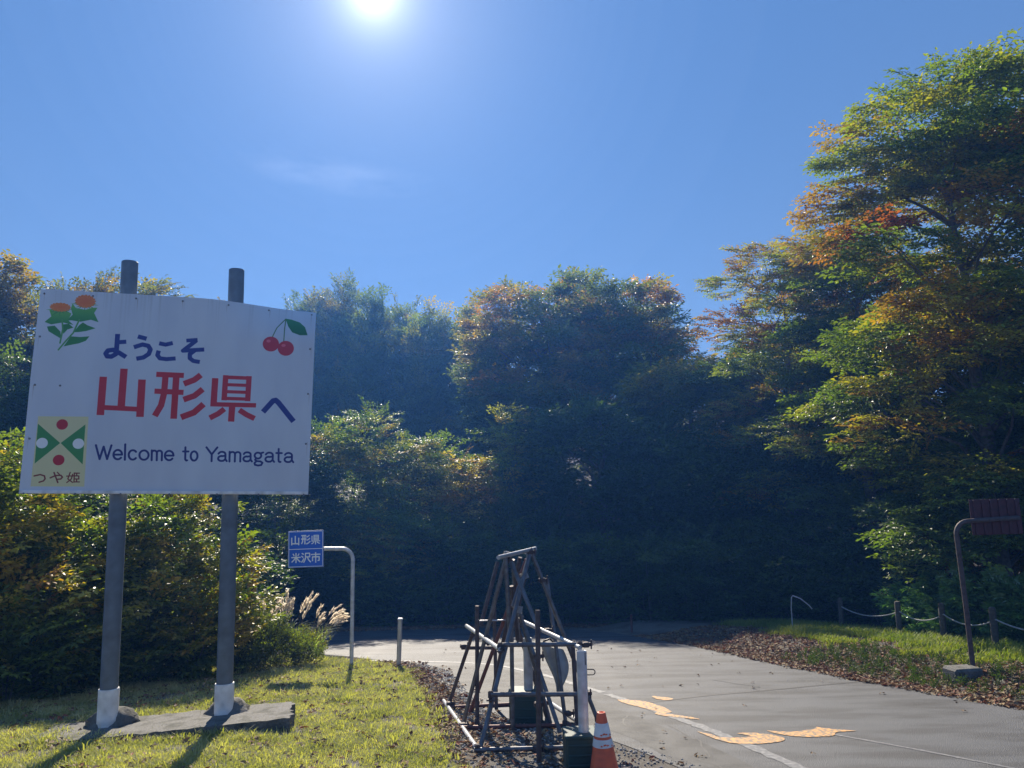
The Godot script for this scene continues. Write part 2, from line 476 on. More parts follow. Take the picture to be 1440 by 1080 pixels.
const KINDS := {
	# low: where the crown begins; k: how many clumps; cr: clump radius; n: sprays a clump; flat; up: how steeply sprays rise; stems; girth
	"broad": {"low": 0.12, "k": 4.0, "cr": 0.85, "n": 48, "flat": 0.3, "up": 0.12, "stems": 1, "girth": 0.2, "spray": ["beech_a", "beech_b"], "size": 1.0, "pal": "zelkova"},
	"dome": {"low": 0.2, "k": 3.2, "cr": 1.0, "n": 34, "flat": 0.3, "up": 0.2, "stems": 1, "girth": 0.24, "spray": ["wood_a", "wood_b"], "size": 1.0, "pal": "bronze"},
	"narrow": {"low": 0.1, "k": 3.4, "cr": 0.75, "n": 20, "flat": 0.8, "up": 0.9, "stems": 1, "girth": 0.13, "spray": ["wood_a", "wood_b"], "size": 0.95, "pal": "back"},
	"birch": {"low": 0.4, "k": 3.2, "cr": 0.6, "n": 24, "flat": 0.6, "up": 0.6, "stems": 2, "girth": 0.09, "spray": ["beech_a", "wood_b"], "size": 0.95, "pal": "birch"},
	"young": {"low": 0.05, "k": 3.4, "cr": 0.62, "n": 22, "flat": 0.45, "up": 0.3, "stems": 3, "girth": 0.06, "spray": ["beech_a", "beech_b"], "size": 1.0, "pal": "lit"},
	"bush": {"low": 0.0, "k": 2.6, "cr": 0.42, "n": 17, "flat": 0.6, "up": 0.45, "stems": 5, "girth": 0.025, "spray": ["shrub_a", "shrub_b"], "size": 1.0, "pal": "hedge"},
	"under": {"low": 0.0, "k": 2.8, "cr": 0.6, "n": 16, "flat": 0.6, "up": 0.3, "stems": 4, "girth": 0.03, "spray": ["beech_a", "shrub_b"], "size": 1.15, "pal": "dark"},
	"low": {"low": 0.0, "k": 3.6, "cr": 0.26, "n": 20, "flat": 0.7, "up": 0.9, "stems": 6, "girth": 0.012, "spray": ["shrub_c"], "size": 1.0, "pal": "light"},
	"rhodo": {"low": 0.0, "k": 3.4, "cr": 0.35, "n": 20, "flat": 0.7, "up": 0.5, "stems": 5, "girth": 0.02, "spray": ["glossy"], "size": 1.0, "pal": "glossy"},
}

func plant(kind: String, called: String, label: String, category: String, group: String, x: float, z: float, top: float, rx: float, seed_: int, opts := {}) -> void:
	var K: Dictionary = KINDS[kind].duplicate()
	K.merge(opts, true)
	var r := RandomNumberGenerator.new()
	r.seed = seed_ * 7919 + 13
	var ground := land(x, z) - 0.05
	var h := top - ground
	var o := thing(called, label, category, Vector3(x, ground, z), 0.0, group)
	var low: float = K.low * h
	var hc := h - low
	var cr: float = K.cr
	var pal: Array = PALETTES[K.pal]
	var n := maxi(6, int(K.k * rx * hc / 2 / (cr * cr)))
	var stems: int = K.stems
	var girth: float = K.girth
	var lean := Vector3(r.randf_range(-0.06, 0.06), 0, r.randf_range(-0.06, 0.06)) * h
	if K.has("lean"):
		lean = K.lean
	# trunks
	var trunks := []
	for s in stems:
		var a := TAU * s / stems + r.randf() * 0.8
		var out := Vector3(cos(a), 0, sin(a)) * (0.0 if stems == 1 else rx * 0.4)
		var pts := []
		var radii := []
		var reach := 0.9 if stems == 1 else r.randf_range(0.6, 0.9)
		for i in 9:
			var t := i / 8.0
			pts.append(Vector3(0, h * reach * t, 0) + lean * t * t + out * (0.12 + pow(t, 0.8)) * (0.9 if stems > 1 else 0.0) + Vector3(r.randf_range(-1, 1), 0, r.randf_range(-1, 1)) * 0.012 * h * minf(t * 3.0, 1.0))
			radii.append(girth * (1.0 - 0.86 * t) * (1.0 if i else 1.35) / sqrt(float(stems)))
		trunks.append([pts, radii])
		part("trunk", tube(pts, radii, 9 if stems == 1 else 6), mats.bark, o)
	# clumps of foliage, each at the end of a limb
	var where := []
	var tints := []
	var limbs := begin()
	var centres := []
	var tries := 0
	var blunt := kind != "narrow"
	while centres.size() < n and tries < n * 12:
		tries += 1
		var d := Vector3(r.randf_range(-1, 1), r.randf_range(-1, 1), r.randf_range(-1, 1))
		var l := d.length()
		if blunt:
			l = pow(pow(absf(d.x), 3.0) + pow(absf(d.y), 3.0) + pow(absf(d.z), 3.0), 1.0 / 3.0)
		if l > 1.0 or l < 0.05:
			continue
		d = d / l * pow(l, 0.55)
		var shape := 1.0
		if kind == "narrow" or kind == "birch":
			shape = clampf(1.15 - 0.55 * (d.y * 0.5 + 0.5), 0.4, 1.0)
		elif d.y < 0.0 and kind != "bush" and kind != "low":
			shape = 1.0
		var c := Vector3(d.x * (rx - cr * 0.6) * shape, low + (d.y * 0.5 + 0.5) * (hc - cr * 0.5), d.z * (rx * float(K.get("deep", 1.0)) - cr * 0.6) * shape)
		c += lean * pow(clampf(c.y / h, 0, 1), 2.0)
		var ok := true
		for q in centres:
			if (q - c).length_squared() < cr * cr * 0.62:
				ok = false
				break
		if ok:
			centres.append(c)
	for c in centres:
		var tr: Array = trunks[r.randi() % trunks.size()]
		var away := Vector2(c.x, c.z).length()
		var sy := clampf(c.y - away * r.randf_range(0.45, 0.8), h * 0.1, h * 0.85)
		var f := clampf(sy / (tr[0][8].y + 0.001), 0.0, 0.98) * 8.0
		var i := int(f)
		var a: Vector3 = tr[0][i].lerp(tr[0][mini(i + 1, 8)], f - i)
		var ra: float = lerpf(tr[1][i], tr[1][mini(i + 1, 8)], f - i)
		var m := a.lerp(c, 0.5) + Vector3(0, 0.1 * away, 0) + Vector3(r.randf_range(-0.12, 0.12), r.randf_range(-0.1, 0.1), r.randf_range(-0.12, 0.12)) * away
		var rb := clampf(ra * 0.6, 0.008, 0.012 + 0.012 * (c - a).length())
		add_tube(limbs, [a, a.lerp(m, 0.5) + Vector3(0, 0.03 * away, 0), m, m.lerp(c, 0.5), c], [rb, rb * 0.85, rb * 0.65, rb * 0.42, rb * 0.15], 5, false)
		var axis := Vector3(c.x, 0, c.z)
		axis = axis.normalized() if axis.length() > 0.05 else Vector3.RIGHT
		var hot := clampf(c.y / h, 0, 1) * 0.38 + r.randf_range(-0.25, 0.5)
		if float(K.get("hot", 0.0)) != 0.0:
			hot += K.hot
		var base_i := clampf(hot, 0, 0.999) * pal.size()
		var sick := r.randf() < 0.015
		for s in int(K.n * r.randf_range(0.7, 1.25)):
			var ang := r.randf() * TAU
			var rr := sqrt(r.randf()) * cr
			var p: Vector3 = c + Vector3(cos(ang) * rr, (r.randf_range(-1, 1) * K.flat - 0.25 * rr * rr / (cr * cr)) * cr, sin(ang) * rr)
			var dir := (Vector3(cos(ang), 0, sin(ang)) * 0.8 + axis * 0.9 + Vector3(0, K.up + r.randf_range(-0.35, 0.3), 0)).normalized()
			if float(K.up) > 0.75:
				dir = (dir + Vector3(0, 0.5, 0)).normalized()
			var up := Vector3(r.randf_range(-0.35, 0.35), 1, r.randf_range(-0.35, 0.35))
			var zz := dir.cross(up).normalized()
			var yy := zz.cross(dir)
			var k: float = K.size * r.randf_range(0.7, 1.2)
			where.append(Transform3D(Basis(dir * k, yy * k, zz * k), p))
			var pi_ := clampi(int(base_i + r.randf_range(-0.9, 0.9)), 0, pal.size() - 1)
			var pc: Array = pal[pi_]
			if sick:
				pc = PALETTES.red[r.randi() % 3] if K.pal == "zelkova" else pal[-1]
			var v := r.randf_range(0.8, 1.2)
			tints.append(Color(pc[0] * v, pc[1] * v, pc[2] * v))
	part("branches", done(limbs), mats.bark, o).set_meta("kind", "stuff")
	var kinds: Array = K.spray
	for q in kinds.size():
		var w2 := []
		var t2 := []
		for i in range(q, where.size(), kinds.size()):
			w2.append(where[i])
			t2.append(tints[i])
		scatter("foliage", sprays[kinds[q]], mats.glossy_leaf if kind == "rhodo" else mats.leaf, w2, t2, o)

func pampas(x: float, z: float, label: String, n: int, tall: float, bow: Vector3, seed_: int) -> void:
	var r := RandomNumberGenerator.new()
	r.seed = seed_
	var o := thing("pampas_grass", label, "pampas grass", Vector3(x, land(x, z), z), 0.0, "flowering pampas grass")
	var blades := begin()
	for i in n * 5:
		var a := r.randf() * TAU
		var d := Vector3(cos(a), 0, sin(a))
		var l := tall * r.randf_range(0.5, 0.9)
		var s := d.cross(Vector3.UP) * 0.009
		var b := d * 0.1
		var p1 := b + d * l * 0.2 + Vector3(0, l * 0.6, 0)
		var p2 := b + d * l * 0.6 + Vector3(0, l * 0.62, 0)
		quad(blades, b - s, p1 - s, p1 + s, b + s)
		tri(blades, p1 - s, p2, p1 + s)
	part("leaf_blades", done(blades), mats.straw_green, o)
	for i in n:
		var a := r.randf() * TAU
		var d := (Vector3(cos(a), 0, sin(a)) * 0.35 + bow).limit_length(1.2)
		var h := tall * r.randf_range(0.85, 1.15)
		var b := Vector3(cos(a), 0, sin(a)) * 0.12
		var pts := []
		for k in 7:
			var t := k / 6.0
			pts.append(b + Vector3(0, h * t, 0) + d * h * 0.5 * t * t - Vector3(0, d.length() * h * 0.22 * pow(t, 4.0), 0))
		var stem := part("stem", tube(pts, [0.005, 0.004, 0.003, 0.002], 4), mats.straw, o)
		var st := begin()
		for k in 70:
			var t := r.randf_range(0.72, 1.0)
			var f := t * 6.0
			var j := mini(int(f), 5)
			var p: Vector3 = pts[j].lerp(pts[j + 1], f - j)
			var along_: Vector3 = (pts[j + 1] - pts[j]).normalized()
			var e := (along_ + Vector3(r.randf_range(-1, 1), r.randf_range(-0.5, 0.5), r.randf_range(-1, 1)) * 0.4).normalized()
			var sd := e.cross(Vector3(r.randf_range(-1, 1), r.randf_range(-1, 1), 1)).normalized() * 0.006
			var l := 0.11 * r.randf_range(0.7, 1.2) * (1.25 - t * 0.5)
			tri(st, p - sd, p + e * l, p + sd)
			tri(st, p + e * l * 0.5 - sd * 1.6, p + e * l * 1.2, p + e * l * 0.5 + sd * 1.6)
		part("plume", done(st), mats.plume, stem)

# ------------------------------------------------------------------ built things
func pipe_part(o: Node3D, called: String, a: Vector3, b: Vector3, radius: float, m: Material) -> MeshInstance3D:
	var d := (b - a)
	var st := begin()
	add_tube(st, [Vector3.ZERO, d * 0.5, d], [radius, radius, radius], 12)
	return part(called, done(st), m, o, a - o.position)

func clamp_part(o: Node3D, p: Vector3, along_: Vector3) -> void:
	var c := part("pipe_clamp", clamp_mesh, mats.rusty, o, p - o.position)
	var y := along_.normalized()
	var x := y.cross(Vector3(0.3, 0.2, 1)).normalized()
	c.basis = Basis(x, y, x.cross(y))

var clamp_mesh: ArrayMesh

func _ready() -> void:
	# camera
	var cam := Camera3D.new()
	cam.name = "camera"
	add_child(cam)
	var pitch := deg_to_rad(8.05)
	var roll := deg_to_rad(0.9)
	var up0 := Vector3(0, cos(pitch), sin(pitch))
	var fwd := Vector3(0, sin(pitch), -cos(pitch))
	var cam_up := up0 * cos(roll) + Vector3.RIGHT * sin(roll)
	var cam_right := Vector3.RIGHT * cos(roll) - up0 * sin(roll)
	cam.transform = Transform3D(Basis(cam_right, cam_up, -fwd), Vector3(0, 1.65, 0))
	cam.fov = 53.99
	cam.near = 0.05
	cam.far = 400.0
	cam.current = true

	# sky, air and exposure
	var env := Environment.new()
	var sky := Sky.new()
	var sm := ProceduralSkyMaterial.new()
	sm.sky_top_color = Color(0.31, 0.46, 0.67)
	sm.sky_horizon_color = Color(0.55, 0.69, 0.84)
	sm.sky_curve = 0.16
	sm.ground_bottom_color = Color(0.25, 0.27, 0.24)
	sm.ground_horizon_color = Color(0.45, 0.55, 0.62)
	sm.sun_angle_max = 30.0
	sm.sun_curve = 0.046
	sm.sky_energy_multiplier = 0.85
	sm.sky_cover = cirrus_and_sun_glow()
	sm.sky_cover_modulate = Color(1, 1, 1, 1)
	sky.sky_material = sm
	env.background_mode = Environment.BG_SKY
	env.sky = sky
	env.tonemap_mode = Environment.TONE_MAPPER_LINEAR
	env.tonemap_exposure = 1.9
	env.sdfgi_enabled = true
	env.ssao_enabled = true
	env.ssil_enabled = true
	env.volumetric_fog_enabled = true
	env.volumetric_fog_density = 0.0019  # blue haze, thickened to lift the dark wood as lens flare would
	env.volumetric_fog_albedo = Color(0.34, 0.6, 1.0)
	env.volumetric_fog_anisotropy = 0.55
	var we := WorldEnvironment.new()
	we.name = "world_environment"
	we.environment = env
	add_child(we)
	var sun := DirectionalLight3D.new()
	sun.name = "sun"
	sun.light_color = Color(1.0, 0.95, 0.87)
	sun.light_energy = 1.6
	sun.light_angular_distance = 0.5
	sun.sky_mode = DirectionalLight3D.SKY_MODE_LIGHT_ONLY
	sun.shadow_enabled = true
	add_child(sun)
	var az := deg_to_rad(-10.85)
	var el := deg_to_rad(35.2)
	var to_sun := Vector3(sin(az) * cos(el), sin(el), -cos(az) * cos(el))
	sun.look_at_from_position(Vector3.ZERO, -to_sun, Vector3.UP)

	make_materials()
	make_sprays()
	make_ground()
	make_welcome_sign()
	make_scaffold()
	make_barriers()
	make_road_signs()
	make_verge_things()
	make_plants()
	make_ground_cover()

func cirrus_and_sun_glow() -> ImageTexture:
	# one faint wisp of high cloud and the light scattered round the sun
	var n := FastNoiseLite.new()
	n.seed = 5
	n.frequency = 0.03
	n.fractal_octaves = 4
	var im := Image.create_empty(2048, 1024, false, Image.FORMAT_RGBA8)
	im.fill(Color(1, 1, 1, 0))
	# paint the pale aureole of scattered light round the sun
	var az := deg_to_rad(-10.85)
	var el := deg_to_rad(35.2)
	var to_sun := Vector3(sin(az) * cos(el), sin(el), -cos(az) * cos(el))
	for y in range(60, 512):
		for x in range(610, 1310):
			var a2 := TAU * ((x + 0.5) / 2048.0 - 0.5)
			var e2 := PI * (0.5 - (y + 0.5) / 1024.0)
			var d := Vector3(sin(a2) * cos(e2), sin(e2), -cos(a2) * cos(e2))
			var th := rad_to_deg(acos(clampf(d.dot(to_sun), -1, 1)))
			im.set_pixel(posmod(x - 1024, 2048), y, Color(1, 1, 1, minf(1.0, 0.95 * exp(-pow(th / 1.25, 1.1)) + 0.3 * exp(-th / 6.0))))
	for y in range(360, 400):
		for x in range(890, 1000):
			var q := Vector2((x - 944) / 30.0, (y - 380 - (x - 944) * 0.05) / 5.0)
			var a := exp(-q.length_squared()) * (0.55 + 0.9 * n.get_noise_2d(x * 0.8 + y, y * 4.0 - x * 0.3))
			im.set_pixel(posmod(x - 1024, 2048), y, Color(1, 1, 1, clampf(a * 0.07 + im.get_pixel(posmod(x - 1024, 2048), y).a, 0, 1)))
	return ImageTexture.create_from_image(im)

func make_materials() -> void:
	mats.leaf = leaf_mat(0.45, Color(0.92, 1.0, 0.42), 0.5)
	mats.glossy_leaf = leaf_mat(0.16, Color(0.5, 0.6, 0.2), 0.9)
	mats.grass = leaf_mat(0.6, Color(0.95, 1.0, 0.5), 0.35)
	mats.dead_leaf = leaf_mat(0.7, Color(0.5, 0.4, 0.25), 0.3)
	mats.bark = worn(srgb(0.19, 0.17, 0.15), srgb(0.07, 0.06, 0.05), 0.9, 0.0, 0.6, 11)
	mats.straw = worn(srgb(0.32, 0.26, 0.15), srgb(0.22, 0.17, 0.09), 0.8)
	mats.straw_green = leaf_mat(0.6, Color(0.8, 0.9, 0.4))
	mats.straw_green.vertex_color_use_as_albedo = false
	mats.straw_green.albedo_color = srgb(0.09, 0.12, 0.035)
	mats.plume = leaf_mat(0.8, Color(1.0, 0.95, 0.85), 0.2)
	mats.plume.vertex_color_use_as_albedo = false
	mats.plume.albedo_color = srgb(0.7, 0.64, 0.56)
	mats.steel = worn(srgb(0.2, 0.2, 0.21), srgb(0.11, 0.1, 0.1), 0.5, 0.5, 0.6, 4)
	mats.galvanised = worn(srgb(0.42, 0.43, 0.45), srgb(0.3, 0.3, 0.31), 0.42, 0.55, 0.8, 6)
	mats.pipe = worn(srgb(0.15, 0.155, 0.17), srgb(0.085, 0.07, 0.066), 0.38, 0.45, 0.5, 8)
	mats.rusty = worn(srgb(0.1, 0.075, 0.07), srgb(0.05, 0.035, 0.032), 0.7, 0.2, 0.4, 9)
	mats.red_pipe = worn(srgb(0.15, 0.055, 0.045), srgb(0.09, 0.05, 0.045), 0.5, 0.2, 0.5, 10)
	mats.white_paint = worn(srgb(0.78, 0.78, 0.77), srgb(0.52, 0.51, 0.49), 0.45, 0.0, 0.9, 12)
	mats.white_and_glint_pipe = worn(srgb(0.56, 0.57, 0.58), srgb(0.36, 0.35, 0.34), 0.35, 0.0, 0.7, 13)  # white posts; on the pipe frame it stands in for sun glint
	mats.post_grey = worn(srgb(0.14, 0.175, 0.215), srgb(0.1, 0.12, 0.145), 0.5, 0.25, 1.2, 14)
	mats.dark_green = worn(srgb(0.02, 0.055, 0.05), srgb(0.03, 0.05, 0.045), 0.5, 0.0, 0.6, 15)
	mats.concrete = world_mat(noise_tex(0.03, [[0.0, srgb(0.07, 0.066, 0.058)], [0.5, srgb(0.14, 0.135, 0.122)], [1.0, srgb(0.21, 0.2, 0.18)]], 21, 5), 0.6, noise_tex(0.012, [[0.0, Color(0.5, 0.52, 0.46)], [0.55, Color(1, 1, 1)], [1.0, Color(1, 1, 1)]], 22, 4), 1.7, 0.9, noise_tex(0.05, [[0.0, Color.BLACK], [1.0, Color.WHITE]], 23, 5), 0.6)
	mats.tarp = worn(srgb(0.33, 0.35, 0.35), srgb(0.24, 0.25, 0.25), 0.6, 0.0, 0.8, 16)
	mats.rope = worn(srgb(0.36, 0.36, 0.35), srgb(0.24, 0.24, 0.23), 0.8, 0.0, 0.3, 17)
	mats.wood = worn(srgb(0.09, 0.078, 0.065), srgb(0.05, 0.043, 0.036), 0.85, 0.0, 0.35, 18)
	mats.maroon = worn(srgb(0.09, 0.026, 0.028), srgb(0.055, 0.02, 0.022), 0.6, 0.1, 0.7, 19)
	mats.orange = worn(srgb(0.75, 0.13, 0.05), srgb(0.55, 0.1, 0.05), 0.45, 0.0, 0.5, 20)
	mats.black = worn(srgb(0.02, 0.02, 0.02), srgb(0.03, 0.03, 0.03), 0.5)

func make_sprays() -> void:
	sprays.beech_a = make_spray(101, 0.66, 6, 5, 0.105, 0.05, 0.2)
	sprays.beech_b = make_spray(102, 0.6, 5, 6, 0.098, 0.05, 0.0)
	sprays.wood_a = make_spray(103, 0.95, 6, 5, 0.165, 0.088, 0.6)
	sprays.wood_b = make_spray(104, 0.85, 6, 5, 0.15, 0.08, 0.9)
	sprays.shrub_a = make_spray(105, 0.46, 5, 5, 0.095, 0.05, 0.5)
	sprays.shrub_b = make_spray(106, 0.42, 4, 5, 0.1, 0.058, 0.5)
	sprays.shrub_c = make_spray(107, 0.3, 5, 5, 0.042, 0.024, 0.9)
	sprays.glossy = make_spray(108, 0.24, 3, 7, 0.14, 0.048, 0.6, true)
	var st := begin()
	st.set_smooth_group(-1)
	var r := RandomNumberGenerator.new()
	r.seed = 77
	for i in 12:
		var a := r.randf() * TAU
		var b := Vector3(r.randf_range(-1, 1), 0, r.randf_range(-1, 1)) * 0.035
		var d := Vector3(cos(a), 0, sin(a))
		var l := r.randf_range(0.6, 1.15) * 0.05
		var s := d.cross(Vector3.UP) * 0.0024
		var m := b + Vector3(0, l * 0.65, 0) + d * l * 0.18
		var t := b + Vector3(0, l, 0) + d * l * r.randf_range(0.3, 0.8)
		var v := r.randf_range(0.75, 1.25)
		st.set_color(Color(v * r.randf_range(0.9, 1.25), v, v * 0.9))
		quad(st, b - s, m - s * 0.8, m + s * 0.8, b + s)
		tri(st, m - s * 0.8, t, m + s * 0.8)
	blade_tuft = done(st)

func make_ground() -> void:
	bumps.seed = 3
	bumps.frequency = 0.08
	# the terrain, finer where the camera looks
	var xs := []
	var zs := []
	var x := -110.0
	while x <= 110.0:
		xs.append(x)
		x += 0.45 if x > -9.0 and x < 13.0 else (1.5 if absf(x) < 40.0 else 7.0)
	var z := 40.0
	while z >= -150.0:
		zs.append(z)
		z -= 0.45 if z < -4.0 and z > -27.0 else (1.6 if z > -60.0 and z <= -4.0 else 6.0)
	var st := begin()
	st.set_smooth_group(0)
	var ff := begin()
	ff.set_smooth_group(0)
	for i in xs.size() - 1:
		for j in zs.size() - 1:
			var a := Vector3(xs[i], land(xs[i], zs[j]), zs[j])
			var b := Vector3(xs[i], land(xs[i], zs[j + 1]), zs[j + 1])
			var c := Vector3(xs[i + 1], land(xs[i + 1], zs[j + 1]), zs[j + 1])
			var d := Vector3(xs[i + 1], land(xs[i + 1], zs[j]), zs[j])
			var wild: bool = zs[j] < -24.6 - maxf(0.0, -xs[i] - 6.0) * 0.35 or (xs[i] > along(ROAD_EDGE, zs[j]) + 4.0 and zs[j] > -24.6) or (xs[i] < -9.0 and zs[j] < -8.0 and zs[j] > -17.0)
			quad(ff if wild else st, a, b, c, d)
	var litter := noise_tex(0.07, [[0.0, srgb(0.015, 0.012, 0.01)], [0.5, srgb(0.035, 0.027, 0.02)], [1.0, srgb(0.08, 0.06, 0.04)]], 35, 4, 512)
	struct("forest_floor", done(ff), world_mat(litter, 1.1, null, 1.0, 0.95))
	var grit := noise_tex(0.09, [[0.0, srgb(0.07, 0.064, 0.056)], [0.45, srgb(0.16, 0.15, 0.135)], [0.62, srgb(0.24, 0.23, 0.21)], [1.0, srgb(0.38, 0.365, 0.34)]], 31, 4, 1024)
	var patch := noise_tex(0.01, [[0.0, Color(0.6, 0.55, 0.5)], [0.5, Color(0.9, 0.88, 0.85)], [1.0, Color(1, 1, 1)]], 32, 5)
	var bump := noise_tex(0.1, [[0.0, Color.BLACK], [1.0, Color.WHITE]], 33, 4, 1024)
	struct("ground", done(st), world_mat(grit, 1.3, patch, 5.0, 0.95, bump, 2.0))

	# asphalt of the bend in the road
	var edge := PackedVector2Array([Vector2(1.5, -6.3), Vector2(1.1, -7.35), Vector2(0.6, -8.1), Vector2(-0.2, -9.1), Vector2(-0.75, -10.3), Vector2(-1.35, -12.6), Vector2(-1.75, -13.7), Vector2(-2.6, -14.8), Vector2(-4.2, -16.1), Vector2(-7.0, -17.6), Vector2(-13.0, -20.0), Vector2(-24.0, -23.0),
		Vector2(-24.0, -28.5), Vector2(-12.0, -25.0), Vector2(-6.0, -23.2), Vector2(-2.6, -22.8), Vector2(0.3, -22.0), Vector2(2.0, -20.8), Vector2(2.75, -19.4), Vector2(3.7, -16.6), Vector2(4.2, -14.3), Vector2(4.9, -11.5), Vector2(5.75, -9.0), Vector2(7.0, -6.0), Vector2(7.5, -2.0), Vector2(7.6, 4.0), Vector2(7.6, 20.0), Vector2(3.4, 20.0), Vector2(3.2, 2.0), Vector2(2.4, -4.0)])
	var ragged := PackedVector2Array()
	var jag := FastNoiseLite.new()
	jag.seed = 8
	jag.frequency = 0.9
	for p in spline(edge, 8):
		ragged.append(p + Vector2(jag.get_noise_2d(p.x, p.y), jag.get_noise_2d(p.x + 50, p.y)) * 0.13)
	var stones := noise_tex(0.16, [[0.0, srgb(0.02, 0.023, 0.028)], [0.42, srgb(0.044, 0.049, 0.058)], [0.6, srgb(0.088, 0.094, 0.107)], [1.0, srgb(0.32, 0.325, 0.335)]], 41, 3, 1024)
	var wear := noise_tex(0.006, [[0.0, Color(0.5, 0.5, 0.52)], [0.38, Color(0.74, 0.74, 0.75)], [0.58, Color(0.92, 0.92, 0.92)], [1.0, Color(1, 1, 1)]], 42, 5, 1024)
	var pits := noise_tex(0.16, [[0.0, Color.BLACK], [0.5, Color(0.7, 0.7, 0.7)], [1.0, Color.WHITE]], 41, 3, 1024)
	struct("road", sheet(ragged, 0.006), streaky(world_mat(stones, 2.2, wear, 7.0, 0.68, pits, 0.9)))

	# tarred joint across the road and the darker patch by the shoulder
	var tar := worn(srgb(0.03, 0.03, 0.032), srgb(0.06, 0.06, 0.06), 0.6)
	road_line([Vector2(1.35, -9.65), Vector2(2.4, -10.2), Vector2(3.4, -10.6), Vector2(4.95, -11.25)], 0.028, 0.0085, tar, "tar_joint", 0.3)
	var patch_poly := PackedVector2Array([Vector2(1.35, -6.9), Vector2(1.0, -8.1), Vector2(0.1, -9.3), Vector2(-0.55, -10.6), Vector2(-1.2, -12.7), Vector2(-1.55, -13.6), Vector2(-0.6, -13.7), Vector2(0.35, -12.0), Vector2(0.9, -10.2), Vector2(1.45, -8.6), Vector2(1.9, -7.0), Vector2(2.05, -5.6), Vector2(1.7, -5.4)])
	var dark := noise_tex(0.16, [[0.0, srgb(0.03, 0.03, 0.032)], [0.5, srgb(0.07, 0.07, 0.07)], [1.0, srgb(0.17, 0.17, 0.165)]], 45, 3, 1024)
	struct("asphalt_shoulder", sheet(spline(patch_poly, 6), 0.0075), world_mat(dark, 0.9, wear, 3.0, 0.72, pits, 0.4))

	# cracks
	var cr := RandomNumberGenerator.new()
	cr.seed = 9
	for c in [[Vector2(1.55, -8.4), Vector2(1.75, -7.6), Vector2(1.6, -6.9), Vector2(1.85, -6.2)], [Vector2(2.9, -11.6), Vector2(3.3, -10.9), Vector2(3.2, -10.3)], [Vector2(0.9, -9.3), Vector2(1.2, -8.9), Vector2(1.15, -8.3)], [Vector2(-0.6, -13.2), Vector2(0.4, -12.9), Vector2(1.3, -13.4), Vector2(2.4, -13.1)]]:
		var jagged := []
		for k in c.size() - 1:
			for s in 4:
				jagged.append(c[k].lerp(c[k + 1], s / 4.0) + Vector2(cr.randf_range(-0.05, 0.05), cr.randf_range(-0.05, 0.05)))
		road_line(jagged, 0.008, 0.0085, tar, numbered("road_crack"), 0.8)
	# worn markings
	var white := worn_paint(srgb(0.24, 0.24, 0.24), srgb(0.12, 0.125, 0.135), 0.62, 51)
	var orange := worn_paint(srgb(0.6, 0.3, 0.09), srgb(0.16, 0.14, 0.12), 0.56, 52)
	var faint := worn_paint(srgb(0.2, 0.2, 0.2), srgb(0.105, 0.11, 0.12), 0.75, 53)
	road_line([Vector2(-3.6, -14.9), Vector2(-1.9, -14.5), Vector2(-0.6, -13.95), Vector2(0.25, -12.75), Vector2(0.75, -11.6), Vector2(1.15, -10.6)], 0.055, 0.0095, white, "edge_line", 0.5)
	road_line([Vector2(1.2, -10.45), Vector2(1.6, -9.3), Vector2(1.95, -8.2), Vector2(2.2, -7.2), Vector2(2.4, -6.2), Vector2(2.6, -5.0)], 0.06, 0.0095, faint, "faded_edge_line", 0.6)
	road_line([Vector2(3.0, -8.0), Vector2(3.5, -7.3), Vector2(3.95, -6.6), Vector2(4.4, -5.8)], 0.022, 0.0095, faint, "faded_centre_line", 0.6)
	for q in [[Vector2(1.27, -10.0), Vector2(1.55, -9.9), Vector2(1.72, -9.55), Vector2(1.78, -9.15), Vector2(1.68, -9.02), Vector2(1.84, -8.92), Vector2(2.0, -8.68), Vector2(1.8, -8.8), Vector2(1.58, -9.0), Vector2(1.6, -9.2), Vector2(1.4, -9.6)],
			[Vector2(1.75, -10.25), Vector2(1.98, -10.05), Vector2(1.92, -9.92), Vector2(1.78, -10.0)],
			[Vector2(1.82, -8.068), Vector2(1.92, -7.912), Vector2(2.02, -7.756), Vector2(2.28, -7.795), Vector2(2.20, -7.951), Vector2(2.42, -7.936), Vector2(2.58, -7.702), Vector2(2.42, -7.522), Vector2(2.12, -7.483), Vector2(1.94, -7.655)],
			[Vector2(2.53, -8.055), Vector2(2.73, -7.977), Vector2(3.00, -8.087), Vector2(3.08, -8.188), Vector2(3.20, -8.071), Vector2(3.40, -7.977), Vector2(3.18, -7.931), Vector2(3.08, -7.775), Vector2(2.78, -7.743), Vector2(2.60, -7.876)]]:
		var ragged2 := PackedVector2Array()
		for p in spline(PackedVector2Array(q), 5):
			ragged2.append(p + Vector2(jag.get_noise_2d(p.x * 9, p.y * 9), jag.get_noise_2d(p.x * 9 + 50, p.y * 9)) * 0.016)
		struct("orange_road_marking" if not used.has("orange_road_marking") else numbered("orange_road_marking"), sheet(ragged2, 0.0115), orange)
		used["orange_road_marking"] = used.get("orange_road_marking", 0)

func streaky(m: StandardMaterial3D) -> StandardMaterial3D:
	m.uv2_scale = Vector3(1.0 / 11.0, 1.0 / 6.0, 1.0 / 3.4)
	return m

func worn_paint(c: Color, bare: Color, worn_share: float, seed_: int) -> StandardMaterial3D:
	# thin paint worn down to the stones
	var m := StandardMaterial3D.new()
	var e := 0.5 + (worn_share - 0.5) * 0.5
	m.albedo_texture = noise_tex(0.05, [[0.0, bare], [e - 0.06, bare.lerp(c, 0.25)], [e + 0.03, c], [1.0, c * 1.1]], seed_, 6, 512)
	m.uv1_triplanar = true
	m.uv1_world_triplanar = true
	m.uv1_scale = Vector3.ONE / 1.5
	m.roughness = 0.65
	return m

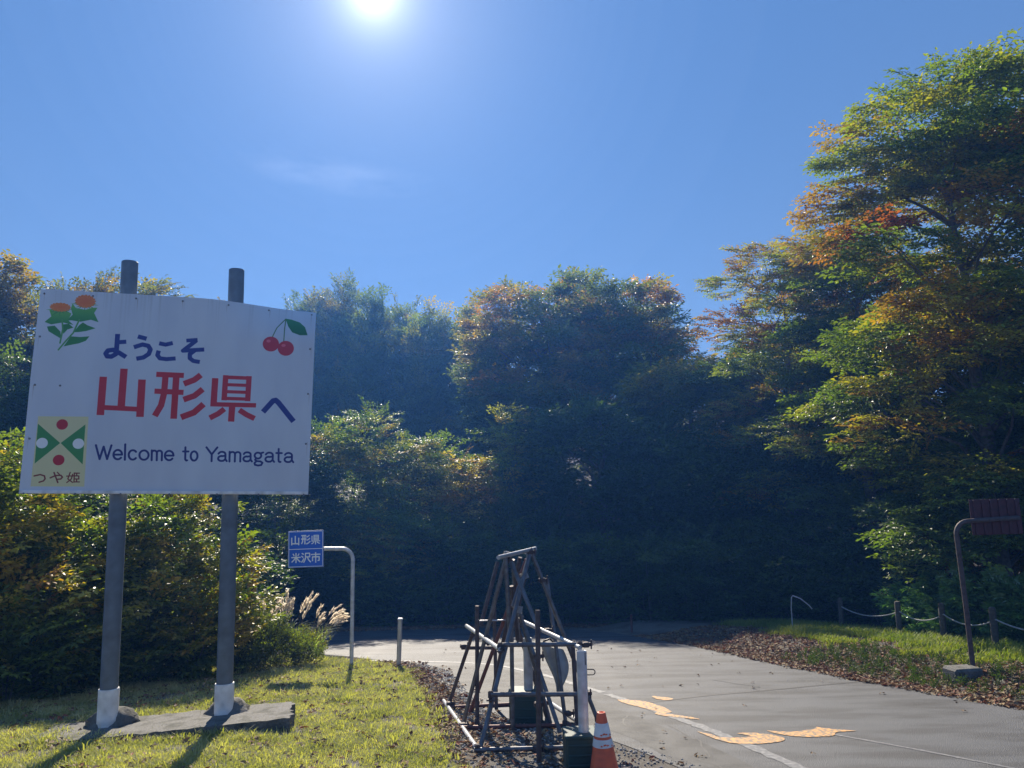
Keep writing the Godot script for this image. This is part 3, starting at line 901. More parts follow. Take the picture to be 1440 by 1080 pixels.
func road_line(pts: Array, half: float, lift: float, m: Material, called: String, rough: float) -> void:
	var n := FastNoiseLite.new()
	n.seed = called.length()
	n.frequency = 1.7
	var path := spline(PackedVector2Array(pts), 14, false)
	var left := PackedVector2Array()
	var right := PackedVector2Array()
	for i in path.size():
		var t := (path[mini(i + 1, path.size() - 1)] - path[maxi(i - 1, 0)]).normalized()
		var s := Vector2(-t.y, t.x)
		left.append(path[i] + s * half * (1.0 + rough * n.get_noise_2d(path[i].x * 4, path[i].y * 4)))
		right.append(path[i] - s * half * (1.0 + rough * n.get_noise_2d(path[i].x * 4 + 30, path[i].y * 4)))
	right.reverse()
	left.append_array(right)
	struct(called, sheet(left, lift), m)

# ------------------------------------------------------------------ the welcome sign
func make_welcome_sign() -> void:
	var base := Vector3(-4.41, -0.85, -8.53)
	var turn := 0.243
	var w := 2048
	var s := w / 3000.0
	var h := int(2270 * s)
	var n := FastNoiseLite.new()
	n.seed = 61
	n.frequency = 0.02
	n.fractal_octaves = 4
	var small := Image.create_empty(256, 194, false, Image.FORMAT_RGB8)
	for y in 194:
		for x in 256:
			var d := n.get_noise_2d(x * 1.2, y * 0.35) * 0.035 + n.get_noise_2d(x * 0.3, y * 0.3) * 0.02
			small.set_pixel(x, y, Color(0.79 + d, 0.81 + d, 0.84 + d * 0.8))
	small.resize(w, h, Image.INTERPOLATE_CUBIC)
	var im := small
	# rust runs below the bolts and dirt washed down from the upper edge
	var dirt := RandomNumberGenerator.new()
	dirt.seed = 66
	for k in 46:
		var bolt_run := k < 14
		var x0 := int((0.018 + (k % 7) * 0.1607) * w) if bolt_run else dirt.randi_range(8, w - 8)
		var y0 := (int(0.022 * h) if k < 7 else int(0.55 * h)) if bolt_run else 0
		if bolt_run and k >= 7:
			x0 = 25 if k % 2 else w - 25
			y0 = int((0.23 + 0.25 * (k % 3)) * h)
		var l := dirt.randi_range(40, 150) if bolt_run else dirt.randi_range(60, 420)
		var wide := dirt.randf_range(1.5, 4.0) if bolt_run else dirt.randf_range(3.0, 14.0)
		var tone := Color(0.42, 0.3, 0.22) if bolt_run else Color(0.5, 0.5, 0.47)
		for y in range(y0, mini(h, y0 + l)):
			for x in range(maxi(0, x0 - int(wide)), mini(w, x0 + int(wide) + 1)):
				var share := (1.0 - float(y - y0) / l) * (1.0 - absf(x - x0) / (wide + 1.0)) * (0.4 if bolt_run else 0.13)
				im.set_pixel(x, y, im.get_pixel(x, y).lerp(tone, share))
	paint_poly(im, EMBLEM_SHEET, s, Color(0.86, 0.83, 0.62))
	for q in EMBLEM_WINGS:
		paint_poly(im, q, s, Color(0.24, 0.55, 0.29))
	for i in 4:
		var c := Color(0.93, 0.93, 0.92) if i < 2 else Color(0.72, 0.1, 0.17)
		paint_disc(im, EMBLEM_DOTS[i * 2], EMBLEM_DOTS[i * 2 + 1], 57, 57, s, c)
	paint_stroke(im, BROWN_STROKES, s, s, 0, 0, Color(0.5, 0.17, 0.13), 1.0, false)
	paint_stroke(im, BLUE_STROKES, s, s, 0, 0, Color(0.1, 0.16, 0.5))
	paint_stroke(im, RED_STROKES, s, s, 0, 0, Color(0.76, 0.1, 0.16))
	paint_stroke(im, LATIN_STROKES, s, s, 0, 0, Color(0.1, 0.16, 0.45), 1.0, false)
	for q in FLOWER_LEAVES.size():
		paint_poly(im, FLOWER_LEAVES[q], s, Color(0.45, 0.72, 0.3) if q < 2 else Color(0.2, 0.5, 0.22), Color(0.2, 0.52, 0.25))
	paint_stroke(im, FLOWER_STEMS, s, s, 0, 0, Color(0.33, 0.6, 0.3), 1.0, false)
	for k in 2:
		for q in 13:
			var a := deg_to_rad(-12.0 + q * 17.0)
			var c := Vector2(FLOWER_HEADS[k * 2], FLOWER_HEADS[k * 2 + 1] + 30.0)
			var d := Vector2(cos(a), sin(a) * 0.62)
			var side := Vector2(-d.y, d.x) * 17.0
			var tip := c + d * (118.0 + 34.0 * sin(q * 2.4 + k))
			paint_poly(im, [c.x + side.x, c.y + side.y, tip.x, tip.y, c.x - side.x, c.y - side.y], s, Color(0.42, 0.66, 0.3) if q % 2 else Color(0.3, 0.57, 0.27))
	paint_disc(im, FLOWER_HEADS[0], FLOWER_HEADS[1], 104, 74, s, Color(0.86, 0.42, 0.13), 0.12)
	paint_disc(im, FLOWER_HEADS[2], FLOWER_HEADS[3], 104, 50, s, Color(0.87, 0.45, 0.14), 0.12)
	paint_poly(im, CHERRY_LEAF, s, Color(0.2, 0.52, 0.3), Color(0.12, 0.4, 0.22))
	paint_stroke(im, CHERRY_STEMS, s, s, 0, 0, Color(0.3, 0.45, 0.25), 1.0, false)
	for k in 2:
		paint_disc(im, CHERRIES[k * 2], CHERRIES[k * 2 + 1], 92, 90, s, Color(0.74, 0.11, 0.2))
		paint_disc(im, CHERRIES[k * 2] - 28, CHERRIES[k * 2 + 1] - 34, 24, 18, s, Color(0.88, 0.4, 0.45))
	var pm := StandardMaterial3D.new()
	pm.albedo_texture = ImageTexture.create_from_image(im)
	pm.roughness = 0.38
	pm.metallic_specular = 0.5
	var plain := worn(srgb(0.6, 0.6, 0.6), srgb(0.45, 0.45, 0.45), 0.5, 0.0, 1.0, 62)

	var o := thing("welcome_sign", "large white welcome board on two grey posts with red characters and painted cherries", "sign", base, turn)
	# panel: a thin sheet whose upper right corner has bent backwards
	var W := 3.0
	var H := 2.27
	var nx := 60
	var ny := 46
	var P := func(i: int, j: int) -> Vector3:
		var u := float(i) / nx
		var v := float(j) / ny
		var k := smoothstep(0.55, 1.0, u) * pow(clampf(1.0 - v / 0.2, 0, 1), 1.7)
		var kl := clampf(1.0 - u / 0.035, 0, 1) * clampf(1.0 - v / 0.4, 0, 1)
		return Vector3(u * W - W / 2, H / 2 - v * H - 0.05 * k, -0.17 * k - 0.05 * kl - 0.006 * sin(u * 9.0 + v * 4.0))
	var st := begin()
	st.set_smooth_group(0)
	for i in nx:
		for j in ny:
			for q in [[0, 1], [0, 0], [1, 0], [0, 1], [1, 0], [1, 1]]:
				st.set_uv(Vector2(float(i + q[0]) / nx, float(j + q[1]) / ny))
				st.add_vertex(P.call(i + q[0], j + q[1]))
	var panel := part("panel", done(st), pm, o, Vector3(0.56, 3.655, 0.135))
	panel.rotation.z = -0.02
	var bk := begin()
	bk.set_smooth_group(0)
	var back := Vector3(0, 0, -0.012)
	for i in nx:
		for j in ny:
			quad(bk, P.call(i, j) + back, P.call(i, j + 1) + back, P.call(i + 1, j + 1) + back, P.call(i + 1, j) + back)
	bk.set_smooth_group(-1)
	for i in nx:
		quad(bk, P.call(i, ny) + back, P.call(i, ny), P.call(i + 1, ny), P.call(i + 1, ny) + back)
		quad(bk, P.call(i, 0), P.call(i, 0) + back, P.call(i + 1, 0) + back, P.call(i + 1, 0))
	for j in ny:
		quad(bk, P.call(0, j + 1) + back, P.call(0, j) + back, P.call(0, j), P.call(0, j + 1))
		quad(bk, P.call(nx, j + 1), P.call(nx, j), P.call(nx, j) + back, P.call(nx, j + 1) + back)
	part("panel_back", done(bk), plain, panel)
	part("bottom_lip", box(Vector3(2.99, 0.035, 0.012), 0.003), mats.white_paint, panel, Vector3(0, -H / 2 + 0.02, 0.012))
	var bolt := lathe([Vector2(0.012, 0), Vector2(0.011, 0.005), Vector2(0.006, 0.009), Vector2(0.0, 0.01)], 8)
	for i in 7:
		for v in [0.018, 0.992]:
			var u := 0.018 + i * 0.1607
			var p: Vector3 = P.call(int(u * nx + 0.5), int(v * ny + 0.5))
			bolt_on(panel, bolt, p + Vector3(0, 0, 0.019 if v > 0.5 else 0.0))
	for v in [0.23, 0.48, 0.73]:
		for u in [0.012, 0.988]:
			bolt_on(panel, bolt, P.call(int(u * nx + 0.5), int(v * ny + 0.5)))
	bolt_on(panel, bolt, P.call(6, 22))
	for i in 2:
		var px := 0.0 + i * 1.18
		var post := part("post", lathe([Vector2(0.09, -0.3), Vector2(0.09, 5.19), Vector2(0.084, 5.2), Vector2(0.078, 5.19), Vector2(0.078, 4.8), Vector2(0, 4.8)], 24), mats.post_grey, o, Vector3(px, 0.02 - 0.03 * i, 0))
		post.rotation.z = 0.007
		part("white_sleeve", lathe([Vector2(0.1, 0.0), Vector2(0.104, 0.0), Vector2(0.104, 0.42), Vector2(0.101, 0.43), Vector2(0.09, 0.43)], 24), mats.white_paint, post)
	for y in [2.75, 3.65, 4.5]:
		part("rail", box(Vector3(2.7 if y < 4 else 1.6, 0.06, 0.028), 0.004), mats.steel, o, Vector3(0.56 if y < 4 else 0.16, y, 0.106))

	var slab := thing("concrete_footing", "weathered concrete slab under the two posts of the welcome board", "footing", base, turn)
	var fn := FastNoiseLite.new()
	fn.seed = 71
	fn.frequency = 1.3
	var sl := begin()
	sl.set_smooth_group(-1)
	var gx := 40
	var gz := 14
	var T := func(i: int, j: int) -> Vector3:
		var u := float(i) / gx
		var v := float(j) / gz
		var xx := lerpf(-0.62, 1.92, u) + fn.get_noise_2d(u * 3, v * 9) * 0.08 * (1.0 if i == 0 or i == gx else 0.2)
		var zz := lerpf(-0.35, 0.56, v) + fn.get_noise_2d(u * 14 + 40, v) * 0.06 + 0.07 * (u - 0.5)
		return Vector3(xx, 0.02 + 0.07 * u + 0.06 * v + fn.get_noise_2d(xx * 3, zz * 3) * 0.007, zz)
	for i in gx:
		for j in gz:
			quad(sl, T.call(i, j + 1), T.call(i, j), T.call(i + 1, j), T.call(i + 1, j + 1))
	var dn := Vector3(0, -0.4, 0)
	for i in gx:
		quad(sl, T.call(i, gz) + dn, T.call(i, gz), T.call(i + 1, gz), T.call(i + 1, gz) + dn)
		quad(sl, T.call(i + 1, 0) + dn, T.call(i + 1, 0), T.call(i, 0), T.call(i, 0) + dn)
	for j in gz:
		quad(sl, T.call(0, j) + dn, T.call(0, j), T.call(0, j + 1), T.call(0, j + 1) + dn)
		quad(sl, T.call(gx, j + 1) + dn, T.call(gx, j + 1), T.call(gx, j), T.call(gx, j) + dn)
	part("slab", done(sl), mats.concrete, slab)
	for i in 2:
		var cs := begin()
		cs.set_smooth_group(0)
		var rings := []
		for a in 7:
			var t := a / 6.0
			var ring := []
			for b in 18:
				var p := TAU * b / 18
				var rr := (0.28 - 0.17 * pow(t, 1.6)) * (1.0 + 0.55 * fn.get_noise_2d(cos(p) * 0.9 + i * 5, sin(p) * 0.9 + t))
				ring.append(Vector3(cos(p) * rr * 1.05, 0.02 + 0.2 * t, -sin(p) * rr * 0.75))
			rings.append(ring)
		for a in 6:
			for b in 18:
				var c := (b + 1) % 18
				quad(cs, rings[a][b], rings[a + 1][b], rings[a + 1][c], rings[a][c])
		for b in 18:
			tri(cs, rings[6][b], Vector3(0, 0.23, 0), rings[6][(b + 1) % 18])
		part("collar", done(cs), mats.concrete, slab, Vector3(0.03 + i * 1.18, 0.0, -0.09))

func bolt_on(panel: Node3D, mesh: Mesh, p: Vector3) -> void:
	var b := part("bolt", mesh, mats.steel, panel, p)
	b.rotation.x = PI / 2

# ------------------------------------------------------------------ the pipe frame beside the road
func make_scaffold() -> void:
	var cl := begin()
	add_box(cl, Transform3D(Basis.IDENTITY, Vector3.ZERO), Vector3(0.07, 0.05, 0.07), 0.01)
	add_box(cl, Transform3D(Basis.IDENTITY, Vector3(0.05, 0, 0.0)), Vector3(0.045, 0.035, 0.035), 0.006)
	add_tube(cl, [Vector3(0.05, -0.04, 0.03), Vector3(0.05, 0.05, 0.03)], [0.008, 0.008], 6)
	clamp_mesh = done(cl)
	var o := thing("pipe_frame", "tent-shaped frame of grey and rusty scaffold pipes clamped together beside the road", "scaffold", Vector3(-0.1, -0.86, -8.5))
	var R := 0.0225
	for q in [
		["ground_pipe", Vector3(-0.40, -0.70, -7.31), Vector3(0.74, -0.70, -7.35), "pipe"],
		["leg", Vector3(-0.354, -0.72, -7.334), Vector3(0.177, 0.985, -8.6), "pipe"],
		["leg", Vector3(-0.59, -0.85, -8.608), Vector3(-0.075, 1.0, -8.28), "pipe"],
		["leg", Vector3(-0.553, -0.92, -9.304), Vector3(0.135, 0.88, -8.72), "red_pipe"],
		["leg", Vector3(-0.847, -0.96, -9.701), Vector3(-0.50, 0.01, -9.39), "rusty"],
		["brace", Vector3(-0.07, 0.96, -8.32), Vector3(0.24, 0.235, -7.89), "pipe"],
		["leg", Vector3(0.024, 0.36, -8.71), Vector3(0.434, -0.79, -8.067), "pipe"],
		["leg", Vector3(-0.012, 0.2, -8.9), Vector3(0.333, -0.88, -8.931), "rusty"],
		["leg", Vector3(0.170, 1.01, -8.6), Vector3(0.878, -0.845, -8.57), "pipe"],
		["leg", Vector3(0.378, 0.61, -9.1), Vector3(0.53, -0.865, -8.753), "pipe"],
		["upright", Vector3(-0.433, -0.846, -8.558), Vector3(-0.422, 0.401, -8.55), "rusty"],
		["upright", Vector3(-0.249, -0.941, -9.507), Vector3(-0.262, 0.261, -9.6), "rusty"],
		["upright", Vector3(-0.049, -0.82, -8.31), Vector3(-0.046, 0.26, -8.4), "pipe"],
		["upright", Vector3(0.184, -0.685, -6.962), Vector3(0.201, 0.567, -7.1), "rusty"],
		["cross_pipe", Vector3(-0.16, 0.141, -7.745), Vector3(0.69, 0.102, -7.91), "pipe"],
		["cross_pipe", Vector3(-0.25, -0.265, -7.5), Vector3(0.69, -0.325, -7.7), "pipe"],
		["cross_pipe", Vector3(-0.67, -0.248, -9.6), Vector3(-0.16, -0.235, -9.5), "rusty"],
		["ground_pipe", Vector3(-0.84, -0.93, -9.555), Vector3(0.40, -0.95, -9.79), "red_pipe"],
		["ground_pipe", Vector3(-0.6, -0.81, -8.349), Vector3(0.57, -0.815, -8.409), "red_pipe"],
		["side_pipe", Vector3(-0.60, 0.027, -9.5), Vector3(-0.155, 0.106, -7.7), "white_and_glint_pipe"],  # white on side and ground pipes stands in for sun along their rims
		["side_pipe", Vector3(0.018, 0.096, -9.55), Vector3(0.635, 0.093, -7.8), "white_and_glint_pipe"],
		["ground_pipe", Vector3(-0.93, -0.972, -10.02), Vector3(-0.395, -0.725, -7.5), "white_and_glint_pipe"],
		["ground_pipe", Vector3(0.30, -1.0, -10.28), Vector3(0.735, -0.80, -8.25), "white_and_glint_pipe"],
		["ridge_pipe", Vector3(-0.17, 0.968, -7.96), Vector3(0.235, 0.995, -8.73), "galvanised_pipe"],
		["brace", Vector3(0.15, 0.89, -8.62), Vector3(-0.03, 0.42, -8.29), "pipe"],
		["brace", Vector3(-0.207, 0.794, -9.4), Vector3(-0.414, 0.078, -9.2), "rusty"],
		["brace", Vector3(-0.04, 0.62, -8.45), Vector3(0.02, 0.02, -8.62), "rusty"],
		["brace", Vector3(-0.02, 0.9, -8.45), Vector3(0.03, -0.1, -8.9), "pipe"],
		["brace", Vector3(0.06, 0.92, -8.5), Vector3(-0.33, -0.88, -8.95), "rusty"],
		["brace", Vector3(0.16, 0.93, -8.64), Vector3(0.02, 0.36, -8.45), "rusty"],
		["brace", Vector3(-0.1, 0.98, -8.2), Vector3(-0.06, 0.1, -8.2), "pipe"],
		["leg", Vector3(0.05, 0.3, -8.62), Vector3(0.36, -0.86, -8.62), "pipe"],
		["upright", Vector3(0.62, -0.8, -8.2), Vector3(0.60, 0.06, -8.3), "rusty"],
		["cross_pipe", Vector3(-0.45, 0.168, -9.0), Vector3(-0.04, 0.187, -8.9), "galvanised"]]:
		pipe_part(o, q[0], q[1], q[2], R if q[3] != "galvanised" else 0.008, mats.galvanised if q[3] == "galvanised_pipe" else mats[q[3]])
	for q in [[Vector3(-0.155, 0.13, -7.74), Vector3.RIGHT], [Vector3(0.64, 0.10, -7.88), Vector3.RIGHT], [Vector3(0.70, 0.1, -7.9), Vector3.UP], [Vector3(-0.25, -0.27, -7.52), Vector3.RIGHT], [Vector3(0.66, -0.32, -7.69), Vector3.UP],
			[Vector3(-0.37, -0.69, -7.33), Vector3.RIGHT], [Vector3(0.18, -0.69, -7.3), Vector3.UP], [Vector3(-0.58, -0.8, -8.4), Vector3.UP], [Vector3(-0.43, -0.79, -8.5), Vector3.RIGHT], [Vector3(-0.05, -0.78, -8.35), Vector3.RIGHT],
			[Vector3(0.5, -0.8, -8.4), Vector3.RIGHT], [Vector3(0.56, -0.78, -8.7), Vector3.UP], [Vector3(0.86, -0.8, -8.55), Vector3.RIGHT], [Vector3(-0.82, -0.9, -9.6), Vector3.UP], [Vector3(-0.53, -0.88, -9.35), Vector3.RIGHT],
			[Vector3(-0.65, -0.23, -9.6), Vector3.UP], [Vector3(-0.50, 0.03, -9.2), Vector3.RIGHT], [Vector3(-0.30, 0.08, -8.4), Vector3.RIGHT], [Vector3(-0.07, 0.96, -8.25), Vector3.RIGHT], [Vector3(0.17, 0.97, -8.58), Vector3.UP],
			[Vector3(0.3, 0.66, -8.6), Vector3.UP], [Vector3(0.02, 0.4, -8.5), Vector3.RIGHT], [Vector3(0.03, 0.1, -9.4), Vector3.UP], [Vector3(0.35, 0.1, -8.7), Vector3.UP], [Vector3(0.19, -0.28, -7.2), Vector3.UP], [Vector3(0.19, 0.12, -7.3), Vector3.UP]]:
		clamp_part(o, q[0], q[1])
	for q in [[Vector3(-0.08, 0.96, -8.29), Vector3(0.3, 1, -0.2)], [Vector3(0.165, 0.965, -8.6), Vector3(0.3, 1, 0.2)], [Vector3(0.1, 0.72, -8.5), Vector3(-0.4, 1, 0.1)], [Vector3(0.03, 0.38, -8.4), Vector3(0.2, 1, 0.0)], [Vector3(-0.15, 0.11, -7.74), Vector3(1, 0.2, 0.1)]]:
		var ax: Vector3 = q[1].normalized()
		var e1 := ax.cross(Vector3.BACK).normalized()
		var e2 := ax.cross(e1)
		var coil := []
		for k in 49:
			var a := TAU * k / 8.0
			coil.append(q[0] - o.position + ax * (k / 48.0 - 0.5) * 0.07 + (e1 * cos(a) + e2 * sin(a)) * 0.042)
		part("lashing", tube(coil, [0.005], 5), mats.rope if ax.y > 0.9 else mats.black, o)
	# a grey sheet hung in the frame, folded lengthways and narrowing downwards
	var tarp := thing("grey_tarp", "folded grey sheet hanging inside the pipe frame, narrowing towards its foot", "tarp", Vector3(0.42, -0.66, -8.98))
	var st := begin()
	st.set_smooth_group(0)
	var T := func(i: int, j: int) -> Vector3:
		var u := i / 16.0
		var v := j / 14.0
		var left := lerpf(-0.13, 0.03, smoothstep(0.0, 0.9, v))
		var right := 0.12 + 0.07 * sin(clampf(v * 1.2, 0, 1) * PI) - 0.03 * v
		return Vector3(lerpf(left, right, u), 0.56 * (1.0 - v) - 0.06 * u * (1.0 - v), 0.05 * sin(u * PI) + 0.018 * sin(u * 13.0))
	for i in 16:
		for j in 14:
			quad(st, T.call(i, j + 1), T.call(i, j), T.call(i + 1, j), T.call(i + 1, j + 1))
			var b := Vector3(0, 0, -0.006)
			quad(st, T.call(i, j) + b, T.call(i, j + 1) + b, T.call(i + 1, j + 1) + b, T.call(i + 1, j) + b)
	part("sheet", done(st), mats.tarp, tarp)
	part("tie", tube([Vector3(-0.12, 0.55, 0.02), Vector3(-0.1, 0.6, 0.03), Vector3(-0.03, 0.62, 0.0), Vector3(0.03, 0.56, 0.03)], [0.012, 0.012], 6), mats.black, tarp)

# ------------------------------------------------------------------ weighted barrier posts and the cone
func barrier(at: Vector3, label: String, size: Vector3, tall: float, turn: float, radius: float) -> void:
	var o := thing("barrier_post", label, "barrier post", at, turn, "white barrier posts in dark green weights")
	var st := begin()
	add_box(st, Transform3D(Basis.IDENTITY, Vector3(0, size.y / 2, 0)), size, 0.018)
	for k in 3:
		add_box(st, Transform3D(Basis.IDENTITY, Vector3(0, size.y * (0.25 + 0.25 * k), size.z / 2)), Vector3(size.x * 0.86, 0.018, 0.012), 0.004)
	part("weight", done(st), mats.dark_green, o)
	part("weight_rim", box(Vector3(size.x * 1.06, 0.03, size.z * 1.06), 0.008), mats.dark_green, o, Vector3(0, size.y - 0.012, 0))
	var post := part("post", lathe([Vector2(radius, size.y - 0.02), Vector2(radius, size.y + tall - 0.004), Vector2(radius - 0.004, size.y + tall), Vector2(radius - 0.008, size.y + tall - 0.002), Vector2(radius - 0.008, size.y + tall - 0.1), Vector2(0, size.y + tall - 0.1)], 22), mats.white_and_glint_pipe, o, Vector3(0.03, 0, 0.02))
	part("slot", box(Vector3(0.008, 0.1, 0.004), 0.001), mats.black, post, Vector3(radius * 0.55, size.y + tall - 0.06, radius * 0.84))
	var hy := size.y + tall * 0.73
	var hook := []
	for i in 13:
		var a := PI / 2 - PI * i / 12
		hook.append(Vector3(radius + 0.045 + 0.022 * cos(a), hy + 0.022 * sin(a), 0))
	hook.push_front(Vector3(radius - 0.005, hy + 0.024, 0))
	hook.append(Vector3(radius - 0.005, hy - 0.022, 0))
	part("hook", tube(hook, [0.005], 6), mats.black, post)

func make_barriers() -> void:
	barrier(Vector3(0.53, -0.69, -6.75), "white steel post with a side hook in a dark green weight, beside the traffic cone", Vector3(0.27, 0.31, 0.27), 0.66, 0.05, 0.044)
	barrier(Vector3(0.10, -0.885, -8.72), "white steel post in a dark green weight, standing inside the pipe frame", Vector3(0.36, 0.36, 0.26), 0.55, -0.06, 0.05)
	var o := thing("traffic_cone", "orange traffic cone with two scuffed white bands beside the white post", "traffic cone", Vector3(0.70, -0.655, -6.48), 0.4)
	o.rotation.z = 0.03
	var R := func(y: float) -> float: return lerpf(0.128, 0.034, y / 0.5)
	part("base", box(Vector3(0.33, 0.03, 0.33), 0.01), mats.black, o, Vector3(0, 0.015, 0))
	part("body", lathe([Vector2(0.15, 0.03), Vector2(0.135, 0.04), Vector2(R.call(0.06), 0.06), Vector2(R.call(0.25), 0.25), Vector2(0.036, 0.495), Vector2(0.031, 0.502), Vector2(0.022, 0.503), Vector2(0.02, 0.46), Vector2(0, 0.46)], 28), mats.orange, o)
	for b in [[0.245, 0.305], [0.325, 0.425]]:
		var band := part("white_band", lathe([Vector2(R.call(b[0]) + 0.001, b[0]), Vector2(R.call(b[0]) + 0.004, b[0] + 0.002), Vector2(R.call(b[1]) + 0.004, b[1] - 0.002), Vector2(R.call(b[1]) + 0.001, b[1])], 28), mats.white_paint, o)
		var sc := begin()
		for k in 5:
			var a := -PI / 2 + 0.5 - k * 0.33 + 0.2 * sin(k * 5.0)
			var y: float = b[0] + 0.012 + 0.012 * sin(k * 7.0)
			var rr: float = R.call(y) + 0.0055
			var p := Vector3(cos(a) * rr, y, -sin(a) * rr)
			var t := Vector3(-sin(a), 0, -cos(a))
			var q := Vector3(0, 1, 0)
			tri(sc, p - t * 0.012, p + q * 0.01, p + t * 0.014)
			tri(sc, p - t * 0.012, p + t * 0.014, p - q * 0.005)
		part("scuff", done(sc), mats.orange, band)

# ------------------------------------------------------------------ road signs
func blue_face() -> ImageTexture:
	var im := Image.create_empty(320, 326, false, Image.FORMAT_RGB8)
	im.fill(Color(0.02, 0.36, 0.8))
	var white := Color(0.9, 0.92, 0.93)
	for r in [Rect2i(4, 4, 312, 5), Rect2i(4, 317, 312, 5), Rect2i(4, 4, 5, 318), Rect2i(311, 4, 5, 318), Rect2i(4, 160, 312, 6)]:
		im.fill_rect(r, white)
	var k := 0.158
	paint_stroke(im, shifted(RED_STROKES, 0, 4, 726, 870, k, 11), 1, 1, 32, 42, white)
	paint_stroke(im, shifted(RED_STROKES, 4, 11, 1267, 906, k, 11), 1, 1, 118, 40, white)
	paint_stroke(im, shifted(RED_STROKES, 11, 22, 1871, 898, k, 9), 1, 1, 212, 40, white)
	var rice := [[11, 0, 42, 84, 42], [11, 42, 2, 42, 92], [10, 14, 8, 26, 30], [10, 70, 8, 58, 30], [11, 38, 44, 22, 66, 2, 84], [11, 46, 44, 62, 66, 82, 84]]
	var marsh := [[11, 4, 6, 22, 18], [11, 0, 32, 18, 44], [11, 2, 88, 14, 72, 24, 52], [11, 34, 8, 80, 8], [11, 76, 8, 76, 40, 36, 40], [11, 38, 8, 38, 52, 30, 74, 20, 90], [11, 56, 42, 66, 66, 86, 88]]
	var city := [[11, 42, 0, 42, 16], [11, 0, 20, 86, 20], [11, 14, 40, 14, 80], [11, 12, 42, 74, 42, 74, 74, 60, 76], [11, 43, 22, 43, 94]]
	paint_stroke(im, rice, 1, 1, 30, 194, white)
	paint_stroke(im, marsh, 1, 1, 120, 194, white)
	paint_stroke(im, city, 1, 1, 208, 194, white)
	return ImageTexture.create_from_image(im)

func face_quad(w: float, h: float) -> ArrayMesh:
	var st := begin()
	var c := [Vector3(-w / 2, -h / 2, 0), Vector3(-w / 2, h / 2, 0), Vector3(w / 2, h / 2, 0), Vector3(w / 2, -h / 2, 0)]
	var uv := [Vector2(0, 1), Vector2(0, 0), Vector2(1, 0), Vector2(1, 1)]
	for i in [0, 1, 2, 0, 2, 3]:
		st.set_uv(uv[i])
		st.add_vertex(c[i])
	return done(st)

